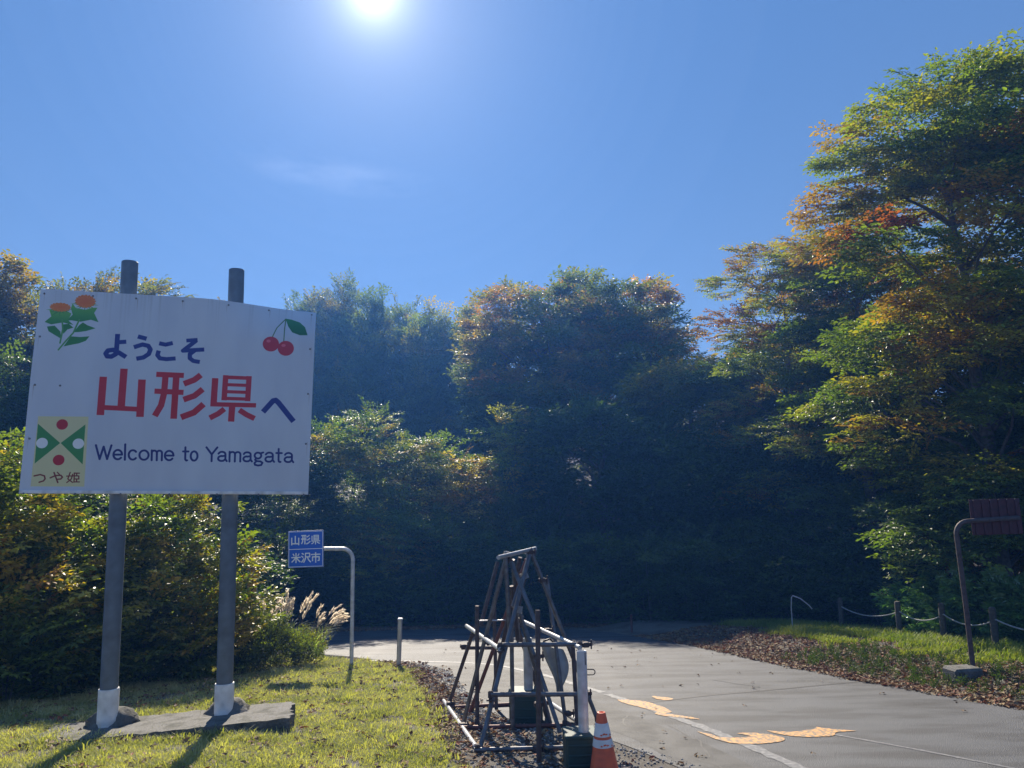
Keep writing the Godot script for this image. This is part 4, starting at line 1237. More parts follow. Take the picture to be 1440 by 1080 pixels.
func make_road_signs() -> void:
	# blue boundary sign on a bent pole
	var at := Vector3(-2.93, land(-2.93, -13.95), -13.95)
	var o := thing("boundary_sign", "blue two-line place name sign on a bent white pole at the lawn's edge", "road sign", at)
	var pts := [Vector3(0, -0.3, 0), Vector3(0, 1.0, 0), Vector3(0, 1.84, 0)]
	for i in 7:
		var a := PI / 2 * i / 6
		pts.append(Vector3(-0.2 + 0.2 * cos(a), 1.85 + 0.2 * sin(a), 0))
	pts.append(Vector3(-0.78, 2.055, 0.0))
	pts.append(Vector3(-1.12, 2.057, 0.0))
	part("pole", tube(pts, [0.036], 14), mats.white_and_glint_pipe, o)
	var plate := part("plate", box(Vector3(0.645, 0.655, 0.02), 0.004), mats.galvanised, o, Vector3(-0.84, 2.06, 0.055))
	plate.rotation.z = 0.02
	var fm := StandardMaterial3D.new()
	fm.albedo_texture = blue_face()
	fm.roughness = 0.35
	part("lettered_face", face_quad(0.635, 0.645), fm, plate, Vector3(0, 0, 0.0125))
	for y in [-0.16, 0.16]:
		part("bracket", box(Vector3(0.5, 0.03, 0.02), 0.003), mats.galvanised, plate, Vector3(0, y, -0.022))

	# narrow yellow notice on a post among the bushes
	var yx := -5.0
	var yz := -14.75
	var yo := thing("yellow_notice", "narrow yellow notice with dark writing on a thin post among the left bushes", "notice", Vector3(yx, land(yx, yz), yz))
	part("post", tube([Vector3(0, -0.2, 0), Vector3(0, 1.76, 0)], [0.025], 8), mats.galvanised, yo)
	var im := Image.create_empty(96, 256, false, Image.FORMAT_RGB8)
	im.fill(Color(0.72, 0.58, 0.22))
	var ink := Color(0.1, 0.09, 0.08)
	paint_stroke(im, [[9, 28, 24, 18, 50], [9, 26, 30, 72, 30, 66, 54, 30, 86]], 1, 1, 0, 0, ink)
	paint_stroke(im, [[9, 28, 100, 28, 132], [9, 66, 96, 66, 130, 36, 160]], 1, 1, 0, 0, ink)
	paint_stroke(im, [[9, 48, 176, 48, 236]], 1, 1, 0, 0, ink)
	var ym := StandardMaterial3D.new()
	ym.albedo_texture = ImageTexture.create_from_image(im)
	ym.roughness = 0.5
	var yp := part("plate", box(Vector3(0.18, 0.5, 0.012), 0.003), mats.galvanised, yo, Vector3(0.0, 1.37, 0.034))
	part("lettered_face", face_quad(0.175, 0.49), ym, yp, Vector3(0, 0, 0.0085))
	part("lower_plate", box(Vector3(0.17, 0.2, 0.012), 0.003), mats.maroon, yo, Vector3(0.0, 0.98, 0.034))

	# old sign at the right, seen from behind
	var rx := 6.30
	var rz := -10.87
	var ro := thing("rusty_sign", "dark red sign board seen from behind on a leaning rusty bent pole at the right", "road sign", Vector3(rx, land(rx, rz), rz))
	var rp := [Vector3(0, -0.3, 0), Vector3(0.02, 0.9, 0), Vector3(0.02, 1.86, 0)]
	for i in 7:
		var a := PI - PI / 2 * i / 6
		rp.append(Vector3(0.2 + 0.18 * cos(a), 1.88 + 0.18 * sin(a), 0))
	rp.append(Vector3(0.93, 2.07, 0))
	var pole := part("pole", tube(rp, [0.033], 12), mats.rusty, ro)
	pole.rotation.z = 0.035
	var bd := part("board", box(Vector3(0.72, 0.5, 0.012), 0.004), mats.maroon, ro, Vector3(0.57, 2.12, -0.055))
	bd.rotation.z = 0.015
	for i in 6:
		part("stiffener", box(Vector3(0.03, 0.48, 0.022), 0.003), mats.maroon, bd, Vector3(-0.3 + i * 0.12, 0, 0.016))
	var bl := thing("concrete_block", "dark mossy concrete block lying at the foot of the rusty pole", "block", Vector3(rx - 0.2, land(rx - 0.2, rz + 0.1) + 0.05, rz + 0.1), 0.15)
	var bs := begin()
	add_box(bs, Transform3D.IDENTITY, Vector3(0.42, 0.2, 0.3), 0.03)
	part("block", done(bs), mats.concrete, bl)

	# marker post at the tip of the lawn
	var mx := -2.07
	var mz := -13.8
	var mo := thing("marker_post", "short grey marker post at the tip of the lawn beside the bend", "post", Vector3(mx, land(mx, mz), mz))
	mo.rotation.z = -0.03
	part("post", box(Vector3(0.075, 1.1, 0.075), 0.012), mats.galvanised, mo, Vector3(0, 0.25, 0))
	part("cap", box(Vector3(0.085, 0.03, 0.085), 0.008), mats.white_paint, mo, Vector3(0, 0.81, 0))

func make_verge_things() -> void:
	# low rope fence
	var fx := [7.35, 7.66, 7.98, 8.02, 8.3]
	var fz := [-17.6, -15.6, -14.6, -13.1, -11.4]
	var o := thing("rope_fence", "low fence of weathered wooden posts joined by a sagging pale rope, before the right-hand shrubs", "fence", Vector3(7.9, land(7.9, -14.0), -14.0))
	var tops := []
	for i in 5:
		var g := land(fx[i], fz[i])
		var p := part("post", lathe([Vector2(0.055, -0.3), Vector2(0.055, 0.66), Vector2(0.045, 0.69), Vector2(0, 0.7)], 12), mats.wood, o, Vector3(fx[i], g, fz[i]) - o.position)
		p.rotation.z = 0.03 * sin(i * 3.0)
		tops.append(Vector3(fx[i], g + 0.5, fz[i]))
	tops.append(Vector3(8.6, land(8.6, -9.6) + 0.5, -9.6))
	for i in 5:
		var pts := []
		for k in 11:
			var t := k / 10.0
			pts.append(tops[i].lerp(tops[i + 1], t) + Vector3(0, -0.14 * 4.0 * t * (1.0 - t), 0.06) - o.position)
		part("rope", tube(pts, [0.013], 6), mats.rope, o)
	# bent rod at the forest edge
	var b := thing("bent_rod", "thin white rod bent over at the dark edge of the trees", "rod", Vector3(6.2, land(6.2, -17.5), -17.5))
	part("rod", tube([Vector3(0, -0.2, 0), Vector3(0, 0.5, 0), Vector3(0.02, 0.72, 0), Vector3(0.05, 0.76, 0), Vector3(0.2, 0.70, 0.05), Vector3(0.36, 0.56, 0.1), Vector3(0.42, 0.48, 0.12)], [0.013], 8), mats.white_and_glint_pipe, b)
	# reddish stake on the far side of the road
	var s := thing("red_stake", "small red stake at the far edge of the road below the trees", "stake", Vector3(2.95, land(2.95, -19.9), -19.9))
	part("stake", tube([Vector3(0, -0.2, 0), Vector3(0.0, 0.45, 0)], [0.03, 0.03], 8), mats.red_pipe, s)
	# boulder under the right-hand shrubs
	var k := thing("boulder", "large grey boulder half hidden behind the right-hand shrubs", "boulder", Vector3(10.1, land(10.1, -17.6), -17.6))
	var st := begin()
	st.set_smooth_group(0)
	var n := FastNoiseLite.new()
	n.seed = 91
	n.frequency = 0.8
	var V := func(i: int, j: int) -> Vector3:
		var a := TAU * (i % 20) / 20.0
		var e := -PI / 2 + PI * j / 12.0
		var d := Vector3(cos(a) * cos(e), sin(e), -sin(a) * cos(e))
		return d * Vector3(0.5, 0.6, 0.5) * (1.0 + 0.28 * n.get_noise_3dv(d * 1.5)) + Vector3(0, 0.5, 0)
	for i in 20:
		for j in 12:
			quad(st, V.call(i, j), V.call(i, j + 1), V.call(i + 1, j + 1), V.call(i + 1, j))
	part("stone", done(st), mats.concrete, k)

# ------------------------------------------------------------------ all that grows
func make_plants() -> void:
	plant("broad", "broadleaf_tree", "tallest tree, at the right edge, with spreading layered green and orange foliage", "tree", "tall trees right of the road", 9.81, -15.5, 10.67, 2.75, 1)
	plant("broad", "broadleaf_tree", "tree at the far right whose top leaves the picture, behind the rusty sign", "tree", "tall trees right of the road", 11.7, -15, 11.2, 2.69, 2)
	plant("broad", "broadleaf_tree", "yellow-green tree with red tips, second tallest, left of the tallest right-hand tree", "tree", "tall trees right of the road", 9.26, -25, 9.77, 2.64, 3, {"hot": 0.1, "k": 2.9})
	plant("broad", "broadleaf_tree", "tree between the tallest right-hand tree and its yellow-green neighbour", "tree", "tall trees right of the road", 9.89, -21, 9.46, 2.08, 4, {"k": 2.7})
	plant("broad", "broadleaf_tree", "lower tree in shade below the yellow-green tree's left side", "tree", "tall trees right of the road", 8.81, -28, 7.09, 2.38, 5, {"pal": "back"})
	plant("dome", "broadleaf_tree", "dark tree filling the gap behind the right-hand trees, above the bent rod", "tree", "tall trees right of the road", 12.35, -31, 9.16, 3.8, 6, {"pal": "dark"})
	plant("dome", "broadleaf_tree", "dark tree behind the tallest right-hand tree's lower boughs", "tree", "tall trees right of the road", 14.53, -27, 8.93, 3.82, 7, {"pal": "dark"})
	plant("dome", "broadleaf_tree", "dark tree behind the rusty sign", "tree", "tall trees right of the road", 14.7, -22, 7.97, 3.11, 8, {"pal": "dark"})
	plant("dome", "broadleaf_tree", "broad bronze-tipped dome tree standing highest in the middle of the wood", "tree", "trees of the wood behind the road", 2.0, -36, 12.22, 3.8, 9, {"low": 0.3})
	plant("dome", "broadleaf_tree", "bronze-tipped dome tree adjoining the highest one on its right", "tree", "trees of the wood behind the road", 6.28, -35, 10.88, 3.7, 10, {"low": 0.25})
	plant("narrow", "slender_tree", "slender pointed tree rising behind the right shoulder of the bronze dome", "tree", "trees of the wood behind the road", 8.33, -40, 12.46, 0.98, 11, {"low": 0.3})
	plant("narrow", "slender_tree", "slender tree tip just behind the crown of the bronze dome", "tree", "trees of the wood behind the road", 4.62, -44, 13.75, 1.66, 12, {"low": 0.3})
	plant("dome", "broadleaf_tree", "green tree at the right foot of the bronze dome", "tree", "trees of the wood behind the road", 7.1, -29, 6.76, 2.19, 13, {"pal": "back", "low": 0.05})
	plant("dome", "broadleaf_tree", "shaded green tree under the bronze dome", "tree", "trees of the wood behind the road", 3.33, -28, 5.02, 2.91, 14, {"pal": "dark", "low": 0.05})
	plant("dome", "broadleaf_tree", "green tree on the left flank of the bronze dome", "tree", "trees of the wood behind the road", -0.27, -38, 10.73, 2.15, 15, {"pal": "back", "low": 0.1})
	plant("narrow", "slender_tree", "slender tree just right of the welcome board", "tree", "trees of the wood behind the road", -11.18, -46, 14.75, 1.48, 16)
	plant("narrow", "slender_tree", "slender tree second to the right from the welcome board", "tree", "trees of the wood behind the road", -10.1, -48, 15.48, 1.18, 17)
	plant("narrow", "slender_tree", "slender tree third to the right from the welcome board", "tree", "trees of the wood behind the road", -8.05, -46, 14.24, 1.39, 18)
	plant("narrow", "slender_tree", "slender tree fourth to the right from the welcome board", "tree", "trees of the wood behind the road", -6.74, -48, 14.28, 1.36, 19)
	plant("narrow", "slender_tree", "slender tree fifth to the right from the welcome board", "tree", "trees of the wood behind the road", -4.85, -47, 13.52, 1.51, 20)
	plant("narrow", "slender_tree", "slender tree sixth to the right from the welcome board, nearest the dome tree", "tree", "trees of the wood behind the road", -2.9, -46, 13.6, 1.39, 21)
	plant("narrow", "slender_tree", "slender tree half hidden by the welcome board's right edge", "tree", "trees of the wood behind the road", -13.27, -47, 14.5, 1.6, 22)
	plant("narrow", "slender_tree", "shorter slender tree before the fourth and fifth from the board", "tree", "trees of the wood behind the road", -5.44, -44, 11.6, 1.66, 23)
	plant("narrow", "slender_tree", "shorter slender tree before the second and third from the board", "tree", "trees of the wood behind the road", -8.31, -44, 11.87, 1.66, 24)
	plant("narrow", "slender_tree", "shorter slender tree at the dome tree's left foot", "tree", "trees of the wood behind the road", -1.74, -44, 11.54, 1.49, 25)
	plant("narrow", "slender_tree", "slender tree hidden mostly behind the middle of the board", "tree", "trees of the wood behind the road", -15.14, -46, 12.44, 1.95, 26)
	plant("narrow", "slender_tree", "slender tree wholly screened by the board's right half", "tree", "trees of the wood behind the road", -18.48, -48, 13.9, 2.04, 27)
	plant("narrow", "slender_tree", "slender tree screened by the board's centre", "tree", "trees of the wood behind the road", -20.29, -46, 13.43, 1.95, 28)
	plant("birch", "thin_tree", "thin-stemmed tree with a see-through crown at the left edge", "tree", "thin trees behind the welcome board", -15.7, -24, 8.89, 0.95, 29)
	plant("birch", "thin_tree", "thin-stemmed tree between the left edge and the board's corner", "tree", "thin trees behind the welcome board", -15.85, -26, 9.55, 0.83, 30)
	plant("birch", "thin_tree", "thin-stemmed tree with ochre leaves above the board's left corner", "tree", "thin trees behind the welcome board", -14.11, -25, 9.51, 0.94, 31)
	plant("birch", "thin_tree", "thin-stemmed tree partly outside the left edge", "tree", "thin trees behind the welcome board", -16.38, -23, 8.68, 0.98, 32)
	plant("birch", "thin_tree", "thin-stemmed tree behind the left post's top", "tree", "thin trees behind the welcome board", -13.93, -27, 9.62, 0.97, 33)
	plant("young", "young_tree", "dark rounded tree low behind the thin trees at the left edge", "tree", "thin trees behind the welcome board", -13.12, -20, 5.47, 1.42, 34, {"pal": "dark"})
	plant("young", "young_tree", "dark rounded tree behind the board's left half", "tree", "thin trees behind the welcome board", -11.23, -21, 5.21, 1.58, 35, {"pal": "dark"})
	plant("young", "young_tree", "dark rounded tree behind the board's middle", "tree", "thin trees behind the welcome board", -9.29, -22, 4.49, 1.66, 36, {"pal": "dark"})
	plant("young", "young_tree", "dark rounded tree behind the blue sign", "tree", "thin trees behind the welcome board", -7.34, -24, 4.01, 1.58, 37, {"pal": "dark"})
	plant("young", "young_tree", "sunlit yellow-green young tree right of the board's lower edge", "tree", "young trees before the wood", -6.13, -26, 4.43, 1.18, 38, {"pal": "lit"})
	plant("young", "young_tree", "tallest sunlit young tree in the row right of the board", "tree", "young trees before the wood", -5.1, -27, 4.83, 1.27, 39, {"pal": "lit"})
	plant("young", "young_tree", "olive young tree beside the tallest sunlit one", "tree", "young trees before the wood", -3.75, -26, 3.53, 0.93, 40, {"pal": "back"})
	plant("young", "young_tree", "sunlit young tree in the middle of the row left of the dome tree", "tree", "young trees before the wood", -2.78, -27, 3.76, 1.17, 41, {"pal": "lit"})
	plant("young", "young_tree", "russet-leaved young tree left of the dome tree's foot", "tree", "young trees before the wood", -1.73, -25.5, 2.86, 0.91, 42, {"pal": "hedge"})
	plant("young", "young_tree", "low spreading young tree in front of the sunlit row, left part", "tree", "young trees before the wood", -3.72, -24.5, 1.48, 1.39, 43, {"pal": "lit"})
	plant("young", "young_tree", "low spreading young tree in front of the sunlit row, right part", "tree", "young trees before the wood", -2.23, -24.5, 1.68, 1.16, 44, {"pal": "hedge"})
	plant("young", "young_tree", "yellowish young tree against the dome tree's left flank", "tree", "young trees before the wood", -0.37, -27, 4.96, 0.87, 45, {"pal": "lit"})
	plant("young", "young_tree", "green young tree above the pipe frame", "tree", "young trees before the wood", -0.42, -26, 2.86, 1.18, 46, {"pal": "back"})
	plant("young", "young_tree", "shaded young tree above the blue sign's pole", "tree", "young trees before the wood", -5.66, -25, 1.5, 1.3, 47, {"pal": "back"})
	plant("young", "young_tree", "shaded young tree right of the pipe frame's top", "tree", "young trees before the wood", 1.2, -27, 2.63, 1.53, 48, {"pal": "dark"})
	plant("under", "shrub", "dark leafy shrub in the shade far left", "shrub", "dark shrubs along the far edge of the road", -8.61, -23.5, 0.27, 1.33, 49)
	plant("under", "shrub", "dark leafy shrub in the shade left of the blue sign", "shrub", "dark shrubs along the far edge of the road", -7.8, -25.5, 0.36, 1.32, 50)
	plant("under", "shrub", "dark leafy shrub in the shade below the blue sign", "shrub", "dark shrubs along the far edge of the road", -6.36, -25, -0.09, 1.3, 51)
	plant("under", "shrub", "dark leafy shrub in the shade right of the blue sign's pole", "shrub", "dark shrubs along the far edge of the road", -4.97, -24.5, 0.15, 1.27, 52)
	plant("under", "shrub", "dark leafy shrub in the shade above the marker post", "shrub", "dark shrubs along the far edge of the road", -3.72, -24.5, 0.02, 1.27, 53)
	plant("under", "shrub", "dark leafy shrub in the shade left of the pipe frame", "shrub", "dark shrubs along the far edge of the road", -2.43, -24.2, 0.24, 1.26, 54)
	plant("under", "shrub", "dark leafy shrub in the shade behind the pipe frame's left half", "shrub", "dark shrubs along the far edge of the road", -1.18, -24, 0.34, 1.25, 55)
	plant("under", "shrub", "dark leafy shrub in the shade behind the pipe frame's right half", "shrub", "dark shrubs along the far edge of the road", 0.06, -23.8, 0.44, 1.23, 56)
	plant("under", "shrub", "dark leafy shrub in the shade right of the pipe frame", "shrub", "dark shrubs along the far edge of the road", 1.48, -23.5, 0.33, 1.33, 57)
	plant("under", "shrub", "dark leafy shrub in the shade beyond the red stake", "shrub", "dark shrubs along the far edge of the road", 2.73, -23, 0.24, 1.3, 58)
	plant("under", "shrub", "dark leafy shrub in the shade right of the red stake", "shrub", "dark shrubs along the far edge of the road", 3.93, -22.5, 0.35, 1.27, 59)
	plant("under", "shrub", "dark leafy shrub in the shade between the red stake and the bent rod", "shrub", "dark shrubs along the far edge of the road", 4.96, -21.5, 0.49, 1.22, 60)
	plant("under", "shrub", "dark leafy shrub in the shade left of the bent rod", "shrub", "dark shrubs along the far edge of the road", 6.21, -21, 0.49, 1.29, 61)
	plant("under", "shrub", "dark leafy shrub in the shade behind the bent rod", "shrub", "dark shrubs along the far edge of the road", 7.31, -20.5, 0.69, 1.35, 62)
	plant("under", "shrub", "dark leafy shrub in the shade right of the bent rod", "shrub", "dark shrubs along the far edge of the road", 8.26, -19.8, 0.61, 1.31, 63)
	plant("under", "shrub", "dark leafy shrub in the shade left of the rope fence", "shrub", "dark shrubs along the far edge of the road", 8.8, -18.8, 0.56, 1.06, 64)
	plant("bush", "bush", "tall brown and yellow leaved bush at the left edge below the thin trees", "bush", "bushes behind the welcome board", -7.51, -11.2, 2.73, 0.74, 65, {"pal": "hedge"})
	plant("bush", "bush", "yellowish bush below the board's left corner", "bush", "bushes behind the welcome board", -7.07, -11.6, 2.19, 0.66, 66, {"pal": "hedge"})
	plant("bush", "bush", "bright yellow-green bush left of the left post", "bush", "bushes behind the welcome board", -6.75, -12.2, 2.0, 0.63, 67, {"pal": "lit"})
	plant("bush", "bush", "bush with russet leaves between the two posts, nearer the left post", "bush", "bushes behind the welcome board", -6.09, -12.6, 1.74, 0.65, 68, {"pal": "hedge"})
	plant("bush", "bush", "green bush between the two posts, nearer the right post", "bush", "bushes behind the welcome board", -5.68, -13.2, 1.86, 0.68, 69, {"pal": "back"})
	plant("bush", "bush", "leafy bush directly right of the right post", "bush", "bushes behind the welcome board", -4.98, -13.2, 0.97, 0.52, 70, {"pal": "lit"})
	plant("bush", "bush", "lower bush in front at the left edge", "bush", "bushes behind the welcome board", -6.86, -10.6, 0.88, 0.7, 71, {"pal": "hedge"})
	plant("bush", "bush", "lower green bush in front, left of the left post", "bush", "bushes behind the welcome board", -6.46, -11.2, 0.62, 0.63, 72, {"pal": "back"})
	plant("bush", "bush", "lower bush in front between the posts, left one", "bush", "bushes behind the welcome board", -5.78, -12.2, 0.29, 0.69, 73, {"pal": "hedge"})
	plant("bush", "bush", "lower bush in front between the posts, right one", "bush", "bushes behind the welcome board", -5.15, -12.6, 0.12, 0.59, 74, {"pal": "back"})
	plant("bush", "bush", "bush partly outside the left edge", "bush", "bushes behind the welcome board", -7.68, -10.5, 1.77, 0.69, 75, {"pal": "hedge"})
	plant("bush", "bush", "dense bush behind the hedge, below the board's middle", "bush", "bushes behind the welcome board", -7.6, -15, 2.47, 1.06, 76, {"pal": "dark"})
	plant("bush", "bush", "dark bush behind the hedge at the left", "bush", "bushes behind the welcome board", -8.97, -14.5, 3.01, 1.09, 77, {"pal": "hedge"})
	plant("bush", "bush", "dark bush behind the yellow notice", "bush", "bushes behind the welcome board", -6.05, -16.5, 0.53, 0.86, 78, {"pal": "dark"})
	plant("low", "low_bush", "pale fine-leaved low bush under the yellow notice", "bush", "low bushes at the lawn's edge", -4.48, -13.7, -0.54, 0.54, 79)
	plant("low", "low_bush", "pale fine-leaved low bush thinning out towards the road", "bush", "low bushes at the lawn's edge", -3.94, -14.2, -0.89, 0.38, 80)
	plant("low", "low_bush", "small fine-leaved bush at the foot of the right post's hedge", "bush", "low bushes at the lawn's edge", -4.77, -13.2, -0.54, 0.37, 81, {"pal": "back"})
	plant("rhodo", "glossy_shrub", "glossy shrub behind the leftmost rope", "shrub", "glossy shrubs behind the rope fence", 8.62, -16.3, -0.5, 0.71, 82)
	plant("rhodo", "glossy_shrub", "glossy shrub left of the rusty pole", "shrub", "glossy shrubs behind the rope fence", 8.67, -15.2, -0.17, 0.72, 83)
	plant("rhodo", "glossy_shrub", "glossy shrub right of the rusty pole", "shrub", "glossy shrubs behind the rope fence", 9.09, -14.4, -0.11, 0.68, 84)
	plant("rhodo", "glossy_shrub", "glossy shrub at the right edge", "shrub", "glossy shrubs behind the rope fence", 9.28, -13.6, -0.2, 0.71, 85)
	plant("rhodo", "glossy_shrub", "glossy shrub just outside the right edge", "shrub", "glossy shrubs behind the rope fence", 9.36, -12.6, -0.04, 0.65, 86)
	plant("young", "young_tree", "small tree with drooping orange sprays behind the rusty pole", "tree", "tall trees right of the road", 9.62, -17, 1.5, 0.88, 87, {"pal": "zelkova", "hot": 0.45, "k": 1.6})
	plant("young", "young_tree", "small tree with ochre sprays right of the rusty pole", "tree", "tall trees right of the road", 10.8, -16.5, 1.33, 0.78, 88, {"pal": "zelkova", "hot": 0.3, "k": 1.5})
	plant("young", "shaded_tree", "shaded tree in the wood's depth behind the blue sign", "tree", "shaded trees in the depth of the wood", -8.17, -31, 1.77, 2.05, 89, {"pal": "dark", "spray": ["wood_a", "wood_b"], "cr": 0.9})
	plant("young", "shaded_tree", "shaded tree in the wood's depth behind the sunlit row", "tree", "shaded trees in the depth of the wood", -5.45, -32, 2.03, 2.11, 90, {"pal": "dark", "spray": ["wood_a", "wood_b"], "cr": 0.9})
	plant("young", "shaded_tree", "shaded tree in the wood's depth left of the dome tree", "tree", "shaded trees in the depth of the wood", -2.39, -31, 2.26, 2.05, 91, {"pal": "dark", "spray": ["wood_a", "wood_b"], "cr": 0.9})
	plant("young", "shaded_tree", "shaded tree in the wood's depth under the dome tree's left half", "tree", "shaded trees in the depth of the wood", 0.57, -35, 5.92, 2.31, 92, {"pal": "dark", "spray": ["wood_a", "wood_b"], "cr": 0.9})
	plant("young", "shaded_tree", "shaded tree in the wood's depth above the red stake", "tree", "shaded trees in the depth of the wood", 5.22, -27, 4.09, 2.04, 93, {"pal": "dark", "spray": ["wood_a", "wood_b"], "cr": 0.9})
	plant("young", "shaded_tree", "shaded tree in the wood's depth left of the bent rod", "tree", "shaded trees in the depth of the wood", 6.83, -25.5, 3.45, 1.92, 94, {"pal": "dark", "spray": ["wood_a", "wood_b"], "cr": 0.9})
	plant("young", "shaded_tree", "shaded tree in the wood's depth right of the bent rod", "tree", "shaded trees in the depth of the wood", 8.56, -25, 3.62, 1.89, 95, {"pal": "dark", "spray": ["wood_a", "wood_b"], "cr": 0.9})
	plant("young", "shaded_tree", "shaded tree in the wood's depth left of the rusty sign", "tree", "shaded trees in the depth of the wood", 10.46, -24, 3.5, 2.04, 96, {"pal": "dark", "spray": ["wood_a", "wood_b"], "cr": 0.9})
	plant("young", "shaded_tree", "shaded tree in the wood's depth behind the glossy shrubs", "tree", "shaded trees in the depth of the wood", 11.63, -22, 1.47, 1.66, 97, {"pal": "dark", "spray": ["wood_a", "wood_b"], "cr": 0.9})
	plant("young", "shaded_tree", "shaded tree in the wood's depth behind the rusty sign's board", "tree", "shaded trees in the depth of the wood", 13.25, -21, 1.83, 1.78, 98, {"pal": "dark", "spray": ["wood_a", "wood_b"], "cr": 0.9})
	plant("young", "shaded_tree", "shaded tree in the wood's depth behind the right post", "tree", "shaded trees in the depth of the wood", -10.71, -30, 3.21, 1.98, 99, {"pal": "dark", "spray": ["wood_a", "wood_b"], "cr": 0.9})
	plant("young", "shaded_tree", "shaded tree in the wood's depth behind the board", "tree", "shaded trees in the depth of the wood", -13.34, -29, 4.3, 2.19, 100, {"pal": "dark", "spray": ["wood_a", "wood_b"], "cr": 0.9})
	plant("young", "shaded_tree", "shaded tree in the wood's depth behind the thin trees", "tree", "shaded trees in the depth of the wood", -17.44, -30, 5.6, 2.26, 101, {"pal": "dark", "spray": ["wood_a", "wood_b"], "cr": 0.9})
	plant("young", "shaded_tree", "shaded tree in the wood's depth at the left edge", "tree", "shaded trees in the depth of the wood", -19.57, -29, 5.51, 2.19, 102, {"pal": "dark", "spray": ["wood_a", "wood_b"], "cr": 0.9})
	plant("under", "shrub", "dark shrub deep in the wood above the pipe frame's left half", "shrub", "dark shrubs deep in the wood", -0.61, -29, 1.66, 1.64, 103, {"cr": 0.75})
	plant("under", "shrub", "dark shrub deep in the wood above the pipe frame's right half", "shrub", "dark shrubs deep in the wood", 1.31, -29.5, 1.9, 1.81, 104, {"cr": 0.75})
	plant("under", "shrub", "dark shrub deep in the wood under the dome tree", "shrub", "dark shrubs deep in the wood", 3.45, -29, 1.59, 1.78, 105, {"cr": 0.75})
	plant("under", "shrub", "dark shrub deep in the wood above the red stake", "shrub", "dark shrubs deep in the wood", 5.22, -27, 1.57, 1.66, 106, {"cr": 0.75})
	plant("under", "shrub", "dark shrub deep in the wood left of the bent rod", "shrub", "dark shrubs deep in the wood", 6.83, -25.5, 1.54, 1.56, 107, {"cr": 0.75})
	plant("dome", "broadleaf_tree", "bronze dome tree in the middle, between the highest one and its right neighbour", "tree", "trees of the wood behind the road", 4.4, -37, 12.4, 3.67, 108, {"low": 0.3})
	plant("under", "shrub", "shaded shrub deepest in the wood, above the pipe frame", "shrub", "dark shrubs deep in the wood", 0.71, -34, 3.22, 2.57, 109, {"cr": 0.9})
	plant("under", "shrub", "shaded shrub deepest in the wood, right of the pipe frame", "shrub", "dark shrubs deep in the wood", 3.09, -34, 3.18, 2.57, 110, {"cr": 0.9})
	plant("under", "shrub", "shaded shrub deepest in the wood, under the dome tree's right half", "shrub", "dark shrubs deep in the wood", 5.31, -33, 3.1, 2.49, 111, {"cr": 0.9})
	plant("narrow", "slender_tree", "slender tree showing just above the board's upper right corner", "tree", "trees of the wood behind the road", -12.3, -47, 14.58, 1.6, 112)
	plant("under", "shrub", "shaded shrub far back on the wooded slope behind the dome tree", "shrub", "dark shrubs deep in the wood", 4.11, -41, 5.03, 3.48, 113, {"cr": 1.0})
	pampas(-5.0, -15.2, "upright pampas grass plumes beside the yellow notice", 13, 1.2, Vector3(0.1, 0, 0), 5)
	pampas(-4.5, -15.6, "pampas grass plumes between the yellow notice and the drooping clump", 12, 1.15, Vector3(0.2, 0, 0), 6)
	pampas(-4.15, -16.2, "pampas grass with pale plumes bowed over towards the road", 13, 0.95, Vector3(0.75, 0, 0), 7)

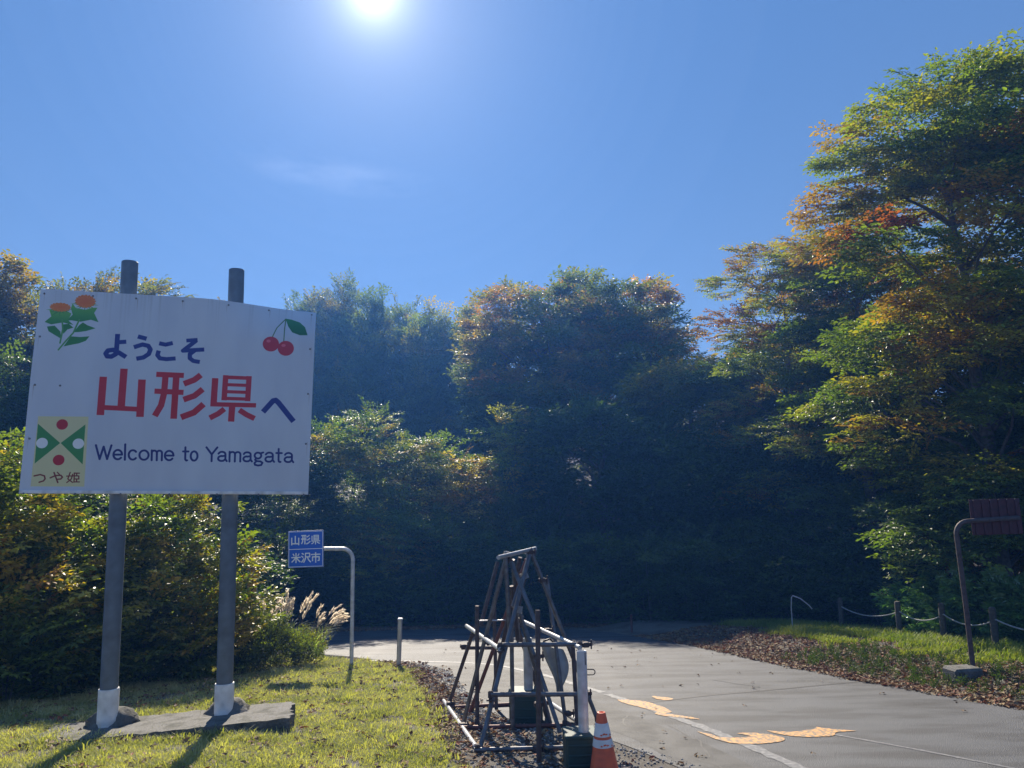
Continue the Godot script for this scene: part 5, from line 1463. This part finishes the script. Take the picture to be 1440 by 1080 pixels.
func make_ground_cover() -> void:
	var r := RandomNumberGenerator.new()
	r.seed = 1234
	var n := FastNoiseLite.new()
	n.seed = 17
	n.frequency = 0.35
	# mown lawn
	var where := []
	var tints := []
	for i in 46000:
		var z := r.randf_range(-17.0, -5.2)
		var e := along(LAWN_EDGE, z)
		var x := e - pow(r.randf(), 0.9) * 7.0 + absf(n.get_noise_2d(z * 5.0, 3.0)) * 0.25
		if z < -13.0 and x < -6.5:
			continue
		var d := n.get_noise_2d(x * 2.0, z * 2.0)
		var fade := smoothstep(0.0, 0.3, e - x)
		if r.randf() > 0.35 + 0.65 * fade or (d + 0.6 * n.get_noise_2d(x * 6.0, z * 6.0 + 70.0) < -0.22 and r.randf() < 0.75):
			continue
		var k := r.randf_range(0.55, 1.3) * (1.0 + 0.6 * d + maxf(0, n.get_noise_2d(x * 7.0 + 200.0, z * 7.0) - 0.15) * 2.2)
		var b := Basis(Vector3.UP, r.randf() * TAU).scaled(Vector3(k * 1.3, k, k * 1.3))
		where.append(Transform3D(b, Vector3(x, land(x, z), z)))
		var dry := clampf(0.68 + 0.9 * n.get_noise_2d(x * 3.0 + 80.0, z * 3.0) + r.randf_range(-0.2, 0.2), 0, 1)
		tints.append(Color(0.3, 0.31, 0.13).lerp(Color(0.6, 0.55, 0.33), dry))
	scatter("lawn_grass", blade_tuft, mats.grass, where, tints, self, "short pale mown grass of the lawn round the welcome board", "grass")
	# longer grass on the right-hand verge
	where = []
	tints = []
	for i in 13000:
		var z := r.randf_range(-19.5, -8.5)
		var e := along(ROAD_EDGE, z)
		var off := r.randf_range(1.0, 4.0)
		var x := e + off
		var d := n.get_noise_2d(x * 1.6 + 9.0, z * 1.6)
		var dense := smoothstep(2.0, 3.0, off + d * 1.8)
		if r.randf() > dense:
			continue
		var k := r.randf_range(1.6, 3.3) * (0.75 + 0.3 * dense)
		var b := Basis(Vector3.UP, r.randf() * TAU).scaled(Vector3(k, k, k))
		where.append(Transform3D(b, Vector3(x, land(x, z), z)))
		tints.append(Color(0.2, 0.28, 0.04).lerp(Color(0.4, 0.38, 0.1), clampf(r.randf() * 0.7 + d * 0.4, 0, 1)))
	scatter("verge_grass", blade_tuft, mats.grass, where, tints, self, "bright green longer grass on the right verge before the rope fence", "grass")
	# fallen leaves
	var lf := begin()
	lf.set_smooth_group(-1)
	add_leaf(lf, Vector3(-0.035, 0.004, 0), Vector3.RIGHT, Vector3.UP, 0.075, 0.045, Color(1, 1, 1), 0.55, -0.5)
	add_leaf(lf, Vector3(0.02, 0.012, 0.03), Vector3(-0.6, 0.1, 0.8).normalized(), Vector3(0.3, 1, 0.2), 0.06, 0.04, Color(0.8, 0.85, 0.8), 0.4, 0.6)
	var leaf := done(lf)
	where = []
	tints = []
	for i in 17000:
		var x: float
		var z: float
		var pick := r.randf()
		if pick < 0.6:          # bank on the right
			z = r.randf_range(-19.0, -7.5)
			x = along(ROAD_EDGE, z) + absf(r.randfn(0.9, 1.0)) - 0.12
		elif pick < 0.68:        # gravelly margin of the lawn, under the frame
			z = r.randf_range(-14.5, -5.4)
			x = along(LAWN_EDGE, z) + absf(r.randfn(0.0, 0.32)) * (1.0 + 1.6 * smoothstep(-9.5, -6.5, z)) - 0.1
		elif pick < 0.76:        # lawn
			z = r.randf_range(-15.0, -5.4)
			x = along(LAWN_EDGE, z) - r.randf() * 5.5
		else:                    # far edge
			x = r.randf_range(-6.0, 3.0)
			z = -22.9 + absf(x + 1.0) * 0.15 + r.randfn(0.0, 0.35)
		var k := r.randf_range(0.45, 1.15)
		var b := Basis.from_euler(Vector3(r.randf_range(-0.5, 0.5), r.randf() * TAU, r.randf_range(-0.5, 0.5))).scaled(Vector3.ONE * k)
		where.append(Transform3D(b, Vector3(x, land(x, z) + 0.012 + (0.02 if pick >= 0.68 and pick < 0.76 else 0.0), z)))
		var c: Color = [Color(0.2, 0.12, 0.06), Color(0.28, 0.18, 0.09), Color(0.14, 0.075, 0.045), Color(0.33, 0.24, 0.13), Color(0.24, 0.09, 0.05)][r.randi() % 5]
		tints.append(c * r.randf_range(0.7, 1.2))
	for i in 90:
		var z := r.randf_range(-18.0, -6.3)
		var x := lerpf(along(LAWN_EDGE, z) + 0.9, along(ROAD_EDGE, z), 1.0 - pow(r.randf(), 1.7))
		var b := Basis.from_euler(Vector3(r.randf_range(-0.3, 0.3), r.randf() * TAU, r.randf_range(-0.3, 0.3))).scaled(Vector3.ONE * r.randf_range(0.25, 0.8))
		where.append(Transform3D(b, Vector3(x, GRADE * z + 0.016, z)))
		tints.append(Color(0.2, 0.13, 0.07) * r.randf_range(0.6, 1.5))
	scatter("fallen_leaves", leaf, mats.dead_leaf, where, tints, self, "dry brown fallen leaves along the road margins and on the lawn", "leaves")
	# loose stones at the margin
	var ss := begin()
	ss.set_smooth_group(-1)
	add_box(ss, Transform3D(Basis.from_euler(Vector3(0.3, 0.4, 0.2)), Vector3.ZERO), Vector3(0.03, 0.02, 0.025), 0.008)
	var stone := done(ss)
	where = []
	tints = []
	for i in 7000:
		var z := r.randf_range(-14.0, -5.4)
		var x := along(LAWN_EDGE, z) + r.randf_range(-0.05, 0.55) * (1.0 + 2.6 * smoothstep(-9.5, -6.5, z))
		var k := r.randf_range(0.2, 0.85)
		where.append(Transform3D(Basis.from_euler(Vector3(r.randf() * 6, r.randf() * 6, 0)).scaled(Vector3.ONE * k), Vector3(x, land(x, z) + 0.006, z)))
		var v := r.randf_range(0.12, 0.36)
		tints.append(Color(v, v * 0.97, v * 0.92))
	scatter("gravel", stone, mats.gravel if mats.has("gravel") else plain_tinted(), where, tints, self, "loose grey gravel between the lawn and the asphalt", "gravel")
	# weeds on the bank at the right
	where = []
	tints = []
	for i in 900:
		var z := r.randf_range(-14.0, -7.5)
		var x := along(ROAD_EDGE, z) + absf(r.randfn(0.9, 0.55)) + 0.25
		var up := Vector3(r.randf_range(-0.6, 0.6), 1.0, r.randf_range(-0.6, 0.6)).normalized()
		var zz := up.cross(Vector3(r.randf_range(-1, 1), 0.1, r.randf_range(-1, 1))).normalized()
		var k := r.randf_range(0.25, 0.55)
		where.append(Transform3D(Basis(up * k, zz.cross(up) * k, zz * k), Vector3(x, land(x, z), z)))
		var v := r.randf_range(0.8, 1.2)
		tints.append(Color(0.07, 0.105, 0.03) * v)
	scatter("verge_weeds", sprays.shrub_c, mats.leaf, where, tints, self, "small leafy weeds among the litter on the right bank", "weeds")

func plain_tinted() -> StandardMaterial3D:
	var m := StandardMaterial3D.new()
	m.vertex_color_use_as_albedo = true
	m.roughness = 0.9
	return m
